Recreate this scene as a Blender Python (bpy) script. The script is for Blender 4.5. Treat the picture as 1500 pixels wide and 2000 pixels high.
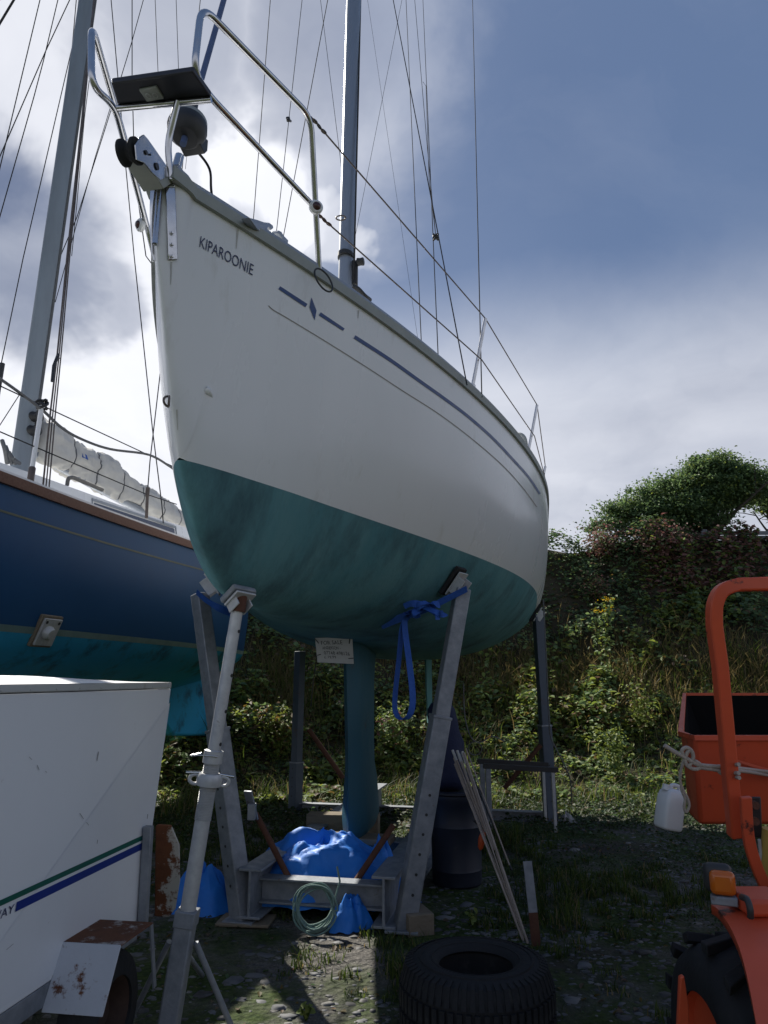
import bpy, bmesh, math, random
import numpy as np
from mathutils import Vector, Matrix, Quaternion, noise as mnoise
from mathutils.bvhtree import BVHTree
random.seed(7); RNG = np.random.default_rng(11)
rad = math.radians
for o in list(bpy.data.objects): bpy.data.objects.remove(o)
sc = bpy.context.scene
COL = sc.collection

# ------------------------------------------------------------------ camera
EYE = Vector((0, 0, 1.5)); FPX = 1400.0; PITCH = math.atan(325 / FPX)
cam_d = bpy.data.cameras.new('camera'); cam = bpy.data.objects.new('camera', cam_d); COL.objects.link(cam)
cam.location = EYE; cam.rotation_euler = (rad(90) + PITCH, 0, 0)
cam_d.sensor_fit = 'VERTICAL'; cam_d.sensor_height = 36; cam_d.lens = FPX / 2000 * 36
cam_d.clip_start = 0.05; cam_d.clip_end = 2000
sc.camera = cam

# ------------------------------------------------------------------ sun and sky
SUN_AZ, SUN_EL = rad(-32), rad(43)            # azimuth clockwise from +Y
SUN_DIR = Vector((math.sin(SUN_AZ) * math.cos(SUN_EL), math.cos(SUN_AZ) * math.cos(SUN_EL), math.sin(SUN_EL)))
sun_d = bpy.data.lights.new('sun', 'SUN'); sun_d.energy = 4.5; sun_d.angle = rad(0.6); sun_d.color = (1, .94, .84)
sun = bpy.data.objects.new('sun', sun_d); COL.objects.link(sun)
sun.rotation_euler = (-SUN_DIR).to_track_quat('-Z', 'Y').to_euler(); sun.location = (-6, 12, 20)
world = bpy.data.worlds.new('World'); sc.world = world; world.use_nodes = True
world.cycles.sampling_method = 'MANUAL'; world.cycles.sample_map_resolution = 256

def build_sky():
    nt = world.node_tree; nt.nodes.clear(); N = nt.nodes.new; L = nt.links.new
    def math_(op, a, b=None, c=None, clamp=False):
        n = N('ShaderNodeMath'); n.operation = op; n.use_clamp = clamp
        for i, x in enumerate((a, b, c)):
            if x is None: continue
            if isinstance(x, (int, float)): n.inputs[i].default_value = x
            else: L(x, n.inputs[i])
        return n.outputs[0]
    def step(x, a, b):
        n = N('ShaderNodeMapRange'); n.interpolation_type = 'SMOOTHERSTEP'; L(x, n.inputs[0])
        n.inputs[1].default_value = a; n.inputs[2].default_value = b; n.clamp = True
        return n.outputs[0]
    def mix(f, a, b):
        n = N('ShaderNodeMix'); n.data_type = 'RGBA'
        for s, x in ((n.inputs[0], f), (n.inputs[6], a), (n.inputs[7], b)):
            if isinstance(x, (int, float)): s.default_value = x
            elif isinstance(x, tuple): s.default_value = (*x, 1)
            else: L(x, s)
        return n.outputs[2]
    tc = N('ShaderNodeTexCoord').outputs['Generated']
    def noise(vec, scale, detail, rough, dist=0., off=0.):
        m = N('ShaderNodeMapping'); m.inputs[1].default_value = (off, off * .7, -off * .4); L(vec, m.inputs[0])
        n = N('ShaderNodeTexNoise'); n.inputs['Scale'].default_value = scale; n.inputs['Detail'].default_value = detail
        n.inputs['Roughness'].default_value = rough; n.inputs['Distortion'].default_value = dist; L(m.outputs[0], n.inputs['Vector'])
        return n
    # ragged edges: the direction is pushed about by a noise before the clouds are looked up
    nz = noise(tc, 5.5, 5, .58, .2, 3.1)
    sub = N('ShaderNodeVectorMath'); sub.operation = 'SUBTRACT'; L(nz.outputs['Color'], sub.inputs[0]); sub.inputs[1].default_value = (.5, .5, .5)
    mad = N('ShaderNodeVectorMath'); mad.operation = 'MULTIPLY_ADD'; L(sub.outputs[0], mad.inputs[0]); mad.inputs[1].default_value = (.2, .2, .2); L(tc, mad.inputs[2])
    nrm = N('ShaderNodeVectorMath'); nrm.operation = 'NORMALIZE'; L(mad.outputs[0], nrm.inputs[0]); dv = nrm.outputs[0]
    sep = N('ShaderNodeSeparateXYZ'); L(dv, sep.inputs[0]); ez = sep.outputs[2]
    sep0 = N('ShaderNodeSeparateXYZ'); L(tc, sep0.inputs[0])
    def toward(d, a, b, vec=dv):
        n = N('ShaderNodeVectorMath'); n.operation = 'DOT_PRODUCT'; L(vec, n.inputs[0]); n.inputs[1].default_value = d
        return step(n.outputs['Value'], math.cos(rad(a)), math.cos(rad(b)))
    def dirpx(u, v): return tuple(px_ray(u, v))
    # a layered cloud sheet seen in perspective
    mx = math_('ADD', math_('MAXIMUM', sep0.outputs[2], 0.0), .16)
    comb = N('ShaderNodeCombineXYZ'); L(math_('DIVIDE', sep.outputs[0], mx), comb.inputs[0]); L(math_('DIVIDE', sep.outputs[1], mx), comb.inputs[1])
    n1 = noise(comb.outputs[0], 1.35, 6, .6, .4, 1.7).outputs['Fac']
    n2 = noise(comb.outputs[0], 2.4, 5, .55, .3, 7.3).outputs['Fac']
    n3 = noise(tc, 2.2, 3, .5, .0, 5.0).outputs['Fac']
    sky = N('ShaderNodeTexSky'); sky.sky_type = 'NISHITA'; sky.sun_disc = False
    sky.sun_elevation = SUN_EL; sky.sun_rotation = SUN_AZ % (2 * math.pi); sky.air_density = 1.0; sky.dust_density = 1.2; sky.ozone_density = 1.5
    hsv = N('ShaderNodeHueSaturation'); hsv.inputs['Saturation'].default_value = .95; hsv.inputs['Value'].default_value = .85; L(sky.outputs[0], hsv.inputs['Color'])
    thin = mix(math_('MULTIPLY_ADD', n3, .35, .62), hsv.outputs[0], (.70, 1.12, 2.1))      # veil of thin high cloud
    band = math_('MULTIPLY', step(math_('ADD', math_('MULTIPLY', ez, .3), math_('MULTIPLY', sep0.outputs[2], .7)), .57, .30), .96)                       # bright overcast band toward the horizon
    glow = toward(tuple(SUN_DIR), 31, 11)           # cloud thick and bright around the hidden sun
    wide = toward(tuple(SUN_DIR), 62, 20, tc)
    cov = math_('MAXIMUM', band, glow)
    cum = toward(dirpx(510, 395), 7.0, 4.8)
    cum2 = toward(dirpx(650, 430), 4.6, 2.2)
    cum3 = toward(dirpx(200, 760), 16.0, 9.0)
    cov = math_('MAXIMUM', cov, math_('MAXIMUM', math_('MAXIMUM', cum, cum3), math_('MULTIPLY', cum2, .8)))
    cov = math_('ADD', cov, math_('MULTIPLY', math_('SUBTRACT', n1, .52), .36), clamp=True)
    cov = math_('MULTIPLY', cov, .96)
    lum = math_('ADD', math_('MULTIPLY_ADD', n2, .55, .21), math_('MULTIPLY', wide, .29))
    lum = math_('ADD', lum, math_('MULTIPLY', math_('MAXIMUM', math_('MULTIPLY', cum, 1.6), cum3), .22))
    dark = math_('MAXIMUM', toward(dirpx(20, 460), 8.5, 3.0), math_('MULTIPLY', toward(dirpx(165, 545), 4.2, 1.4), .7))
    dark = math_('MAXIMUM', dark, math_('MULTIPLY', toward(dirpx(330, 60), 7, 1.5), .5))
    dark = math_('MAXIMUM', dark, math_('MULTIPLY', toward(dirpx(470, 450), 3.6, 1.2), .55))
    dark = math_('MAXIMUM', dark, math_('MULTIPLY', toward(dirpx(620, 50), 8, 2.), .55))
    lum = math_('SUBTRACT', lum, math_('MULTIPLY', dark, .8), clamp=True)
    cloud = mix(lum, (1.1, 1.4, 2.2), (6.7, 6.8, 7.2))
    col = mix(cov, thin, cloud)
    bg = N('ShaderNodeBackground'); bg.inputs['Strength'].default_value = 0.10; L(col, bg.inputs['Color'])
    out = N('ShaderNodeOutputWorld'); L(bg.outputs[0], out.inputs['Surface'])

FWD = Vector((0, math.cos(PITCH), math.sin(PITCH))); UPV = Vector((0, -math.sin(PITCH), math.cos(PITCH)))
def px_ray(u, v):
    """direction in the place of a point measured in the photograph (1500 x 2000)"""
    return (Vector((1, 0, 0)) * (u - 750) + FWD * FPX + UPV * (1000 - v)).normalized()
build_sky()
vs = sc.view_settings; vs.view_transform = 'Standard'; vs.look = 'None'; vs.exposure = 0.6; vs.gamma = 1.0; vs.use_curve_mapping = False
sc.render.engine = 'CYCLES'; sc.cycles.use_denoising = True; sc.cycles.max_bounces = 6; sc.cycles.transparent_max_bounces = 8
sc.cycles.caustics_reflective = False; sc.cycles.caustics_refractive = False

# ------------------------------------------------------------------ helpers
def G(u, v, z=0.0):
    d = px_ray(u, v); return EYE + d * ((z - EYE.z) / d.z)
def AY(u, v, y):
    d = px_ray(u, v); return EYE + d * (y / d.y)
def AX(u, v, x):
    d = px_ray(u, v); return EYE + d * (x / d.x)
def DP(u, v, depth):
    d = px_ray(u, v); return EYE + d * (depth / d.dot(FWD))
def depth_of(p): return (Vector(p) - EYE).dot(FWD)

class MB:
    def __init__(s): s.v = []; s.f = []
    def add(s, vs, fs):
        o = len(s.v); s.v += [Vector(p) for p in vs]; s.f += [tuple(i + o for i in f) for f in fs]; return s
    def box(s, c, size, m=None):
        c = Vector(c); m = m or Matrix.Identity(3); h = [x / 2 for x in size]
        vs = [c + m @ Vector((x * h[0], y * h[1], z * h[2])) for z in (-1, 1) for y in (-1, 1) for x in (-1, 1)]
        return s.add(vs, [(0, 2, 3, 1), (4, 5, 7, 6), (0, 1, 5, 4), (2, 6, 7, 3), (0, 4, 6, 2), (1, 3, 7, 5)])
    def hexa(s, b, t):
        """bottom quad and top quad, same winding (counter-clockwise seen from above)"""
        return s.add(list(b) + list(t), [(3, 2, 1, 0), (4, 5, 6, 7), (0, 1, 5, 4), (1, 2, 6, 5), (2, 3, 7, 6), (3, 0, 4, 7)])
    def sweep(s, path, prof, up=None, closed=False, caps=True, scale=None, twist=0.):
        """prof: list of 2D points (side, up) swept along path"""
        P = [Vector(p) for p in path]; n = len(P); k = len(prof); rings = []; pu = None
        for i in range(n):
            if closed: t = (P[(i + 1) % n] - P[i - 1])
            else: t = P[min(i + 1, n - 1)] - P[max(i - 1, 0)]
            t = t.normalized() if t.length > 1e-9 else Vector((0, 0, 1))
            if up is not None: u0 = Vector(up)
            elif pu is None: u0 = Vector((0, 0, 1)) if abs(t.z) < .9 else Vector((0, 1, 0))
            else: u0 = pu
            sd = t.cross(u0); sd = sd.normalized() if sd.length > 1e-6 else t.orthogonal().normalized()
            u1 = sd.cross(t).normalized(); pu = u1
            if twist: q = Quaternion(t, twist * i); sd, u1b = q @ sd, q @ u1
            else: u1b = u1
            kx = scale[i] if scale else 1
            rings.append([P[i] + sd * a * kx + u1b * b * kx for a, b in prof])
        vs = [p for r in rings for p in r]; fs = []
        for i in range(n if closed else n - 1):
            j = (i + 1) % n
            for q in range(k): fs.append((i * k + q, i * k + (q + 1) % k, j * k + (q + 1) % k, j * k + q))
        if caps and not closed: fs += [tuple(range(k - 1, -1, -1)), tuple((n - 1) * k + q for q in range(k))]
        return s.add(vs, fs)
    def tube(s, path, r, n=10, closed=False, caps=True, scale=None):
        return s.sweep(path, [(r * math.cos(2 * math.pi * i / n), r * math.sin(2 * math.pi * i / n)) for i in range(n)], closed=closed, caps=caps, scale=scale)
    def lathe(s, o, axis, prof, n=24, x0=None):
        """prof: (radius, height along axis)"""
        o = Vector(o); a = Vector(axis).normalized(); x = (Vector(x0) if x0 else a.orthogonal()).normalized(); x = (x - a * x.dot(a)).normalized(); y = a.cross(x)
        vs = []; fs = []; k = len(prof)
        for i in range(n):
            c, d = math.cos(2 * math.pi * i / n), math.sin(2 * math.pi * i / n)
            vs += [o + a * h + (x * c + y * d) * r for r, h in prof]
        for i in range(n):
            j = (i + 1) % n
            for q in range(k - 1): fs.append((i * k + q, j * k + q, j * k + q + 1, i * k + q + 1))
        s.add(vs, fs); return s
    def prism(s, pts, off):
        """planar polygon pts extruded by vector off"""
        n = len(pts); off = Vector(off); P = [Vector(p) for p in pts]
        return s.add(P + [p + off for p in P], [tuple(range(n - 1, -1, -1)), tuple(range(n, 2 * n))] + [(i, (i + 1) % n, (i + 1) % n + n, i + n) for i in range(n)])
    def grid(s, rows, closed=False):
        n = len(rows); k = len(rows[0]); fs = []
        for i in range(n - 1):
            for j in range(k if closed else k - 1): fs.append((i * k + j, i * k + (j + 1) % k, (i + 1) * k + (j + 1) % k, (i + 1) * k + j))
        return s.add([p for r in rows for p in r], fs)
    def build(s, name, mat, parent=None, smooth=None, bevel=0., fix=True, segs=2):
        return make(name, s.v, s.f, mat, parent, smooth, bevel, fix, segs)

WORLDPOS = {}
def make(name, verts, faces, mat, parent=None, smooth=None, bevel=0., fix=True, segs=2, origin=None):
    V = np.array([tuple(p) for p in verts], dtype=float)
    if origin is None:
        if parent is not None: origin = WORLDPOS[parent.name]
        else: lo, hi = V.min(0), V.max(0); origin = Vector(((lo[0] + hi[0]) / 2, (lo[1] + hi[1]) / 2, lo[2]))
    me = bpy.data.meshes.new(name); me.from_pydata((V - np.array(origin)).tolist(), [], faces); me.update()
    if fix:
        bm = bmesh.new(); bm.from_mesh(me); bmesh.ops.recalc_face_normals(bm, faces=bm.faces); bm.to_mesh(me); bm.free()
    if smooth is not None:
        me.polygons.foreach_set('use_smooth', [True] * len(me.polygons))
        if smooth < 180: me.set_sharp_from_angle(angle=rad(smooth))
    o = bpy.data.objects.new(name, me); COL.objects.link(o)
    if mat: me.materials.append(mat)
    if parent is not None: o.parent = parent; WORLDPOS[o.name] = WORLDPOS[parent.name]
    else: o.location = origin; WORLDPOS[o.name] = Vector(origin)
    if bevel:
        m = o.modifiers.new('bevel', 'BEVEL'); m.width = bevel; m.segments = segs; m.limit_method = 'ANGLE'; m.angle_limit = rad(35)
        if smooth is None:
            me.polygons.foreach_set('use_smooth', [True] * len(me.polygons)); me.set_sharp_from_angle(angle=rad(30))
    return o
def thing(name, label, cat, loc, group=None):
    o = bpy.data.objects.new(name, None); COL.objects.link(o); o.location = loc; o.empty_display_size = .1
    WORLDPOS[o.name] = Vector(loc); return tag(o, label, cat, group)
def tag(o, label=None, cat=None, group=None, kind=None):
    if label: o['label'] = label
    if cat: o['category'] = cat
    if group: o['group'] = group
    if kind: o['kind'] = kind
    return o
def lerp(a, b, t): return a + (b - a) * t
def bez(p, n=12):
    """smooth curve (Catmull-Rom) through points"""
    P = [Vector(x) for x in p]; out = []
    for i in range(len(P) - 1):
        a, b, c, d = P[max(i - 1, 0)], P[i], P[i + 1], P[min(i + 2, len(P) - 1)]
        for k in range(n):
            t = k / n; out.append(.5 * ((2 * b) + (c - a) * t + (2 * a - 5 * b + 4 * c - d) * t * t + (3 * b - a - 3 * c + d) * t ** 3))
    out.append(P[-1]); return out
def fillet(p, r, n=6):
    """polyline with its corners rounded by radius r"""
    P = [Vector(x) for x in p]; out = [P[0]]
    for i in range(1, len(P) - 1):
        a = (P[i - 1] - P[i]); b = (P[i + 1] - P[i]); ra = min(r, a.length * .45); rb = min(r, b.length * .45)
        A, B = P[i] + a.normalized() * ra, P[i] + b.normalized() * rb
        for k in range(n + 1):
            t = k / n; out.append(A * (1 - t) ** 2 + P[i] * 2 * t * (1 - t) + B * t * t)
    out.append(P[-1]); return out

# ------------------------------------------------------------------ materials
def material(name, c, rough=.6, metal=0., c2=None, scale=6., contrast=.5, detail=6., bump=0., bscale=40., stretch=(1, 1, 1), c3=None, s3=2., t3=.6, w3=.08, coat=0., spec=.5, rvar=.12, bdist=.01):
    """base colour c, worn toward c2 by one noise; patches of c3 (rust, moss, dirt) where a second noise is above t3"""
    m = bpy.data.materials.new(name); m.use_nodes = True; nt = m.node_tree; N = nt.nodes.new; L = nt.links.new
    b = nt.nodes['Principled BSDF']; b.inputs['Metallic'].default_value = metal; b.inputs['Roughness'].default_value = rough
    b.inputs['Specular IOR Level'].default_value = spec
    if coat: b.inputs['Coat Weight'].default_value = coat; b.inputs['Coat Roughness'].default_value = .12
    tc = N('ShaderNodeTexCoord'); mp = N('ShaderNodeMapping'); mp.inputs['Scale'].default_value = stretch; L(tc.outputs['Object'], mp.inputs[0])
    n1 = N('ShaderNodeTexNoise'); n1.inputs['Scale'].default_value = scale; n1.inputs['Detail'].default_value = detail; n1.inputs['Roughness'].default_value = .62; L(mp.outputs[0], n1.inputs['Vector'])
    mr = N('ShaderNodeMapRange'); mr.inputs[1].default_value = .5 - contrast * .5; mr.inputs[2].default_value = .5 + contrast * .5; L(n1.outputs['Fac'], mr.inputs[0])
    mx = N('ShaderNodeMix'); mx.data_type = 'RGBA'; L(mr.outputs[0], mx.inputs[0]); mx.inputs[6].default_value = (*c, 1)
    mx.inputs[7].default_value = (*(c2 or tuple(x * .8 for x in c)), 1); col = mx.outputs[2]
    if c3:
        n3 = N('ShaderNodeTexNoise'); n3.inputs['Scale'].default_value = s3; n3.inputs['Detail'].default_value = 9; n3.inputs['Roughness'].default_value = .68; L(mp.outputs[0], n3.inputs['Vector'])
        m3 = N('ShaderNodeMapRange'); m3.inputs[1].default_value = t3 - w3; m3.inputs[2].default_value = t3 + w3; L(n3.outputs['Fac'], m3.inputs[0])
        x3 = N('ShaderNodeMix'); x3.data_type = 'RGBA'; L(m3.outputs[0], x3.inputs[0]); L(col, x3.inputs[6]); x3.inputs[7].default_value = (*c3, 1); col = x3.outputs[2]
    L(col, b.inputs['Base Color'])
    if rvar:
        rr = N('ShaderNodeMapRange'); L(n1.outputs['Fac'], rr.inputs[0]); rr.inputs[1].default_value = .25; rr.inputs[2].default_value = .75
        rr.inputs[3].default_value = max(.03, rough - rvar); rr.inputs[4].default_value = min(1, rough + rvar); L(rr.outputs[0], b.inputs['Roughness'])
    if bump:
        nb = N('ShaderNodeTexNoise'); nb.inputs['Scale'].default_value = bscale; nb.inputs['Detail'].default_value = 5; L(mp.outputs[0], nb.inputs['Vector'])
        bp = N('ShaderNodeBump'); bp.inputs['Strength'].default_value = bump; bp.inputs['Distance'].default_value = bdist; L(nb.outputs['Fac'], bp.inputs['Height']); L(bp.outputs[0], b.inputs['Normal'])
    return m
M = {}
M['gel'] = material('white_gelcoat', (.77, .785, .80), .28, c2=(.70, .715, .73), scale=1.4, contrast=.6, coat=.25, c3=(.56, .56, .53), s3=5, t3=.69, w3=.1, stretch=(1, 1, .3), rvar=.06)
M['antifoul'] = material('green_antifouling', (.06, .20, .235), .8, c2=(.14, .29, .305), scale=4.5, contrast=.55, detail=9, bump=.25, bscale=60, c3=(.055, .12, .14), s3=2.6, t3=.58, w3=.10, stretch=(1, 1, .22), spec=.25)
M['rail'] = material('grey_rubbing_strake', (.26, .28, .265), .62, c2=(.36, .38, .36), scale=9, contrast=.6, bump=.15)
M['steel'] = material('stainless_steel', (.62, .63, .65), .2, 1., c2=(.45, .45, .46), scale=18, contrast=.5, rvar=.1)
M['steel_brown'] = material('stained_stainless_steel', (.16, .135, .125), .5, .3, c2=(.10, .075, .06), scale=14, contrast=.4, rvar=.1)
M['galv'] = material('galvanised_steel', (.29, .31, .34), .6, .35, c2=(.19, .21, .235), scale=14, contrast=.4, bump=.18, bscale=60, c3=(.13, .085, .06), s3=9, t3=.68, w3=.05)
M['galv_pale'] = material('pale_galvanised_tube', (.56, .57, .57), .5, .3, c2=(.42, .43, .44), scale=26, contrast=.5, bump=.1, bscale=80, c3=(.14, .12, .10), s3=14, t3=.72, w3=.05)
M['alu'] = material('grey_alloy_mast', (.34, .37, .41), .42, .7, c2=(.27, .30, .34), scale=7, contrast=.6, stretch=(1, 1, .15))
M['wire'] = material('rigging_wire', (.04, .04, .045), .9, .0, c2=(.06, .06, .06), scale=40, spec=.03)
M['black'] = material('black_plastic', (.018, .019, .021), .5, c2=(.035, .036, .038), scale=12)
M['plum'] = material('dark_seat_board', (.02, .021, .032), .45, c2=(.032, .033, .045), scale=5)
M['pvc'] = material('pale_grey_plastic', (.33, .35, .34), .5, c2=(.24, .26, .25), scale=14, contrast=.6)
M['deco'] = material('blue_hull_tape', (.012, .045, .17), .4, c2=(.02, .07, .22), scale=9)
M['cove'] = material('faded_cove_line', (.33, .30, .28), .5)
M['ink'] = material('dark_blue_lettering', (.012, .02, .075), .4, c2=(.02, .03, .10), scale=20)
M['rust'] = material('rusty_steel', (.13, .05, .026), .85, c2=(.065, .028, .018), scale=16, contrast=.7, bump=.4, bscale=60, c3=(.05, .03, .025), s3=8, t3=.62)
M['rubber'] = material('black_rubber', (.016, .017, .019), .8, c2=(.03, .031, .033), scale=14, contrast=.6, bump=.25, bscale=50, c3=(.06, .058, .052), s3=4, t3=.66, spec=.25)
M['wood'] = material('weathered_timber', (.24, .20, .145), .85, c2=(.15, .12, .085), scale=8, contrast=.7, stretch=(1, 6, 6), bump=.3, bscale=25)
M['tarp'] = material('blue_tarpaulin', (.016, .21, .72), .58, c2=(.013, .165, .60), scale=10, contrast=.6, bump=.35, bscale=13, bdist=.015, spec=.5)
M['strap'] = material('blue_webbing', (.02, .10, .42), .75, c2=(.015, .075, .32), scale=60, bump=.3, bscale=160)

# ------------------------------------------------------------------ the white yacht: hull lines
HP = dict(x0=-.9299, y0=2.4524, psi=.2104, zw=2.385, L=7.9157, bmax=1.5654, tb=.6222, r0=-.0495, h0=1.106, h1=.9581, h2=.8907, xs=.3997,
          D=.665, td=.6076, zst=-.4086, nb=1.0333, nm=2.8943, mb=1.6848, mm=2.4484, trim=-.0077, bt=.9842, roll=-.0413, x2=.2583, x3=.3499, be=1.8836)
def pchip(xs, ys, x):
    xs = np.asarray(xs, float); ys = np.asarray(ys, float); h = np.diff(xs); d = np.diff(ys) / h; m = np.zeros(len(xs))
    for i in range(1, len(xs) - 1):
        if d[i - 1] * d[i] > 0:
            w1 = 2 * h[i] + h[i - 1]; w2 = h[i] + 2 * h[i - 1]; m[i] = (w1 + w2) / (w1 / d[i - 1] + w2 / d[i])
    m[0] = d[0]; m[-1] = d[-1]; x = np.asarray(x, float)
    i = np.clip(np.searchsorted(xs, x) - 1, 0, len(xs) - 2); t = (x - xs[i]) / h[i]
    return (2 * t ** 3 - 3 * t * t + 1) * ys[i] + (t ** 3 - 2 * t * t + t) * h[i] * m[i] + (-2 * t ** 3 + 3 * t * t) * ys[i + 1] + (t ** 3 - t * t) * h[i] * m[i + 1]
T0 = .0125
def hull_lines(t):
    q = HP; tb = q['tb']; s = np.clip(t / tb, 0, 1)
    b = q['bmax'] * np.where(t <= tb, 1 - (1 - s) ** q['be'], 1 - (1 - q['bt']) * ((t - tb) / (1 - tb)) ** 2)
    b = b + q['r0'] * np.minimum(1, np.sqrt(t / .008)) * np.exp(-t / .15)
    b = np.maximum(b, .085) * np.sqrt(np.clip((t - T0) / .012, 0, 1) * (2 - np.clip((t - T0) / .012, 0, 1)))      # blunt, rounded stem
    h = q['h0'] * (1 - t) * (1 - 2 * t) + 4 * q['h1'] * t * (1 - t) + q['h2'] * t * (2 * t - 1)
    xs, x2, x3 = q['xs'] / q['L'], q['x2'] / q['L'], q['x3'] / q['L']
    zb = pchip([0, xs * .45, xs, xs + x2, xs + x2 + x3, .30, q['td'], (1 + q['td']) / 2 + .05, 1],
               [q['h0'], q['h0'] * .52, 0, -q['D'] * .5, -q['D'] * .765, -q['D'] * .82, -q['D'], -q['D'] * .62 + q['zst'] * .3, q['zst']], t)
    k = np.clip(t / .5, 0, 1); k = k * k * (3 - 2 * k)
    return b, h, zb, q['nb'] + (q['nm'] - q['nb']) * k, q['mb'] + (q['mm'] - q['mb']) * k
SP, CP = math.sin(HP['psi']), math.cos(HP['psi'])
def BW(X, Y, Z):
    """boat coordinates (aft, port, up from the waterline) to the place"""
    Z2 = HP['zw'] + Z + HP['trim'] * X + HP['roll'] * Y
    return Vector((HP['x0'] + X * SP + Y * CP, HP['y0'] + X * CP - Y * SP, Z2))
def BP(u, v, Y):
    """point of the photograph on the boat's upright fore-and-aft plane Y"""
    o = Vector((HP['x0'] + Y * CP, HP['y0'] - Y * SP, 0)); n = Vector((CP, -SP, 0)); d = px_ray(u, v)
    return EYE + d * ((o - EYE).dot(n) / d.dot(n))
def hull_side(nt, nz, lo, sgn):
    """grid of points: lo 'top' = sheer to waterline, 'bot' = waterline to centreline"""
    q = HP; t0 = T0 if lo == 'top' else q['xs'] / q['L'] + 1e-4
    t = t0 + (1 - t0) * np.linspace(0, 1, nt) ** 2
    b, h, zb, n, m = hull_lines(t); rows = []
    for i in range(nt):
        z1, z2 = (h[i], max(zb[i], 0.)) if lo == 'top' else (0., zb[i])
        w = np.linspace(0, 1, nz); 
        if z2 == zb[i]: w = np.sin(w * math.pi / 2)
        z = z1 + (z2 - z1) * w
        xi = np.clip((h[i] - z) / max(h[i] - zb[i], 1e-6), 0, 1)
        y = b[i] * np.clip(1 - xi ** n[i], 0, 1) ** (1 / m[i])
        rows.append([BW(t[i] * q['L'], sgn * yy, zz) for yy, zz in zip(y, z)])
    return rows
def sheer_pt(X, sgn=1, dz=0., dy=0.):
    b, h, *_ = hull_lines(np.array([X / HP['L']])); return BW(X, sgn * (b[0] + dy), h[0] + dz)
yacht = thing('sailing_yacht', 'white sailing yacht with green bottom and the name KIPAROONIE on its bow', 'yacht', BW(4, 0, 0) * 1)
yacht.location.z = .33; WORLDPOS[yacht.name] = Vector(yacht.location)
mb = MB()
for s in (1, -1): mb.grid(hull_side(150, 26, 'top', s))
b_, h_, zb_, n_, m_ = hull_lines(np.array([1.0]))
tr = []
for s in (1, -1):
    z = np.linspace(h_[0], zb_[0], 20); xi = (h_[0] - z) / (h_[0] - zb_[0]); y = b_[0] * np.clip(1 - xi ** n_[0], 0, 1) ** (1 / m_[0])
    pts = [BW(HP['L'], s * a, c) for a, c in zip(y, z)]; tr += pts if s == 1 else pts[::-1]
mb.add(tr, [tuple(range(len(tr)))])
hull = mb.build('hull', M['gel'], yacht, smooth=60)
hv, hf = list(mb.v), list(mb.f)
mb = MB()
for s in (1, -1): mb.grid(hull_side(130, 26, 'bot', s))
mb.build('bottom', M['antifoul'], yacht, smooth=60).__setitem__('label', 'green antifouled underwater hull')
o_ = len(hv); hv += mb.v; hf += [tuple(i + o_ for i in f) for f in mb.f]
HULL = BVHTree.FromPolygons(hv, hf)
def HH(u, v, off=.003):
    """point on the hull's surface"""
    d = px_ray(u, v); loc, nrm, i, dist = HULL.ray_cast(EYE, d)
    if loc is None: return None
    if nrm.dot(d) > 0: nrm = -nrm
    return loc + nrm * off, nrm
def HO(p, off=.003):
    loc, nrm, i, dist = HULL.find_nearest(p)
    return loc, nrm
if __name__ == '__main__':
    pass

# ------------------------------------------------------------------ the white yacht: deck, fittings, rig
def to_boat(p):
    d = Vector(p) - Vector((HP['x0'], HP['y0'], 0)); X = d.x * SP + d.y * CP; Y = d.x * CP - d.y * SP
    return X, Y, p[2] - HP['zw'] - HP['trim'] * X - HP['roll'] * Y
def mir(p):
    X, Y, Z = to_boat(p); return BW(X, -Y, Z)
ATHW = Vector((CP, -SP, 0)); AFT = Vector((SP, CP, 0)); ZUP = Vector((0, 0, 1))
def rail_curve(s, dz=0., dy=0., n=70, x1=7.9):
    return [sheer_pt(.1 + (x1 - .1) * (i / n) ** 1.6, s, dz, dy) for i in range(n + 1)]
def bow_rail(dz, dy, nose):
    st = rail_curve(-1, dz, dy); pt = rail_curve(1, dz, dy)
    return st[:2:-1] + [BW(.1 - nose, s * w, 1.10 + dz) for s, w in ((-1, .055), (-1, .02), (1, .02), (1, .055))] + pt[3:]
mb = MB(); rp = [(-.018, -.026), (.010, -.026), (.022, -.016), (.024, .012), (.013, .028), (-.018, .028)]
mb.sweep(bow_rail(.012, .0, .015), [(-a, b) for a, b in rp], up=(0, 0, 1))
mb.build('rubbing_strake', M['rail'], yacht, smooth=50)
mb = MB(); mb.sweep(bow_rail(.062, -.022, -.02), [(-.012, -.022), (.012, -.022), (.010, .018), (-.008, .018)], up=(0, 0, 1))
mb.build('toe_rail', M['alu'], yacht, smooth=50)
# deck and coachroof
rows = []
for i in range(60):
    X = .12 + 7.75 * (i / 59) ** 1.4; b, h, *_ = hull_lines(np.array([X / HP['L']]))
    rows.append([BW(X, b[0] * w * .985, h[0] + .005 + .05 * (1 - w * w)) for w in np.linspace(-1, 1, 9)])
mb = MB(); mb.grid(rows); deck = mb.build('deck', M['gel'], yacht, smooth=60)
mb = MB(); ring = []
for X, w, z in ((2.0, .38, .06), (2.15, .42, .18), (2.8, .62, .29), (3.8, .78, .36), (5.0, .80, .38), (5.5, .78, .38), (5.55, .78, .05)):
    b, h, *_ = hull_lines(np.array([X / HP['L']])); h = h[0]
    ring.append([BW(X, w * 1.08, h - .01), BW(X, w, h + z * .9), BW(X, w * .8, h + z), BW(X, 0, h + z * 1.06), BW(X, -w * .8, h + z), BW(X, -w, h + z * .9), BW(X, -w * 1.08, h - .01)])
mb.grid(ring); n = len(mb.v); mb.f += [tuple(range(6, -1, -1)), tuple(range(n - 7, n))]
mb.build('coachroof', M['gel'], yacht, smooth=35)

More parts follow.
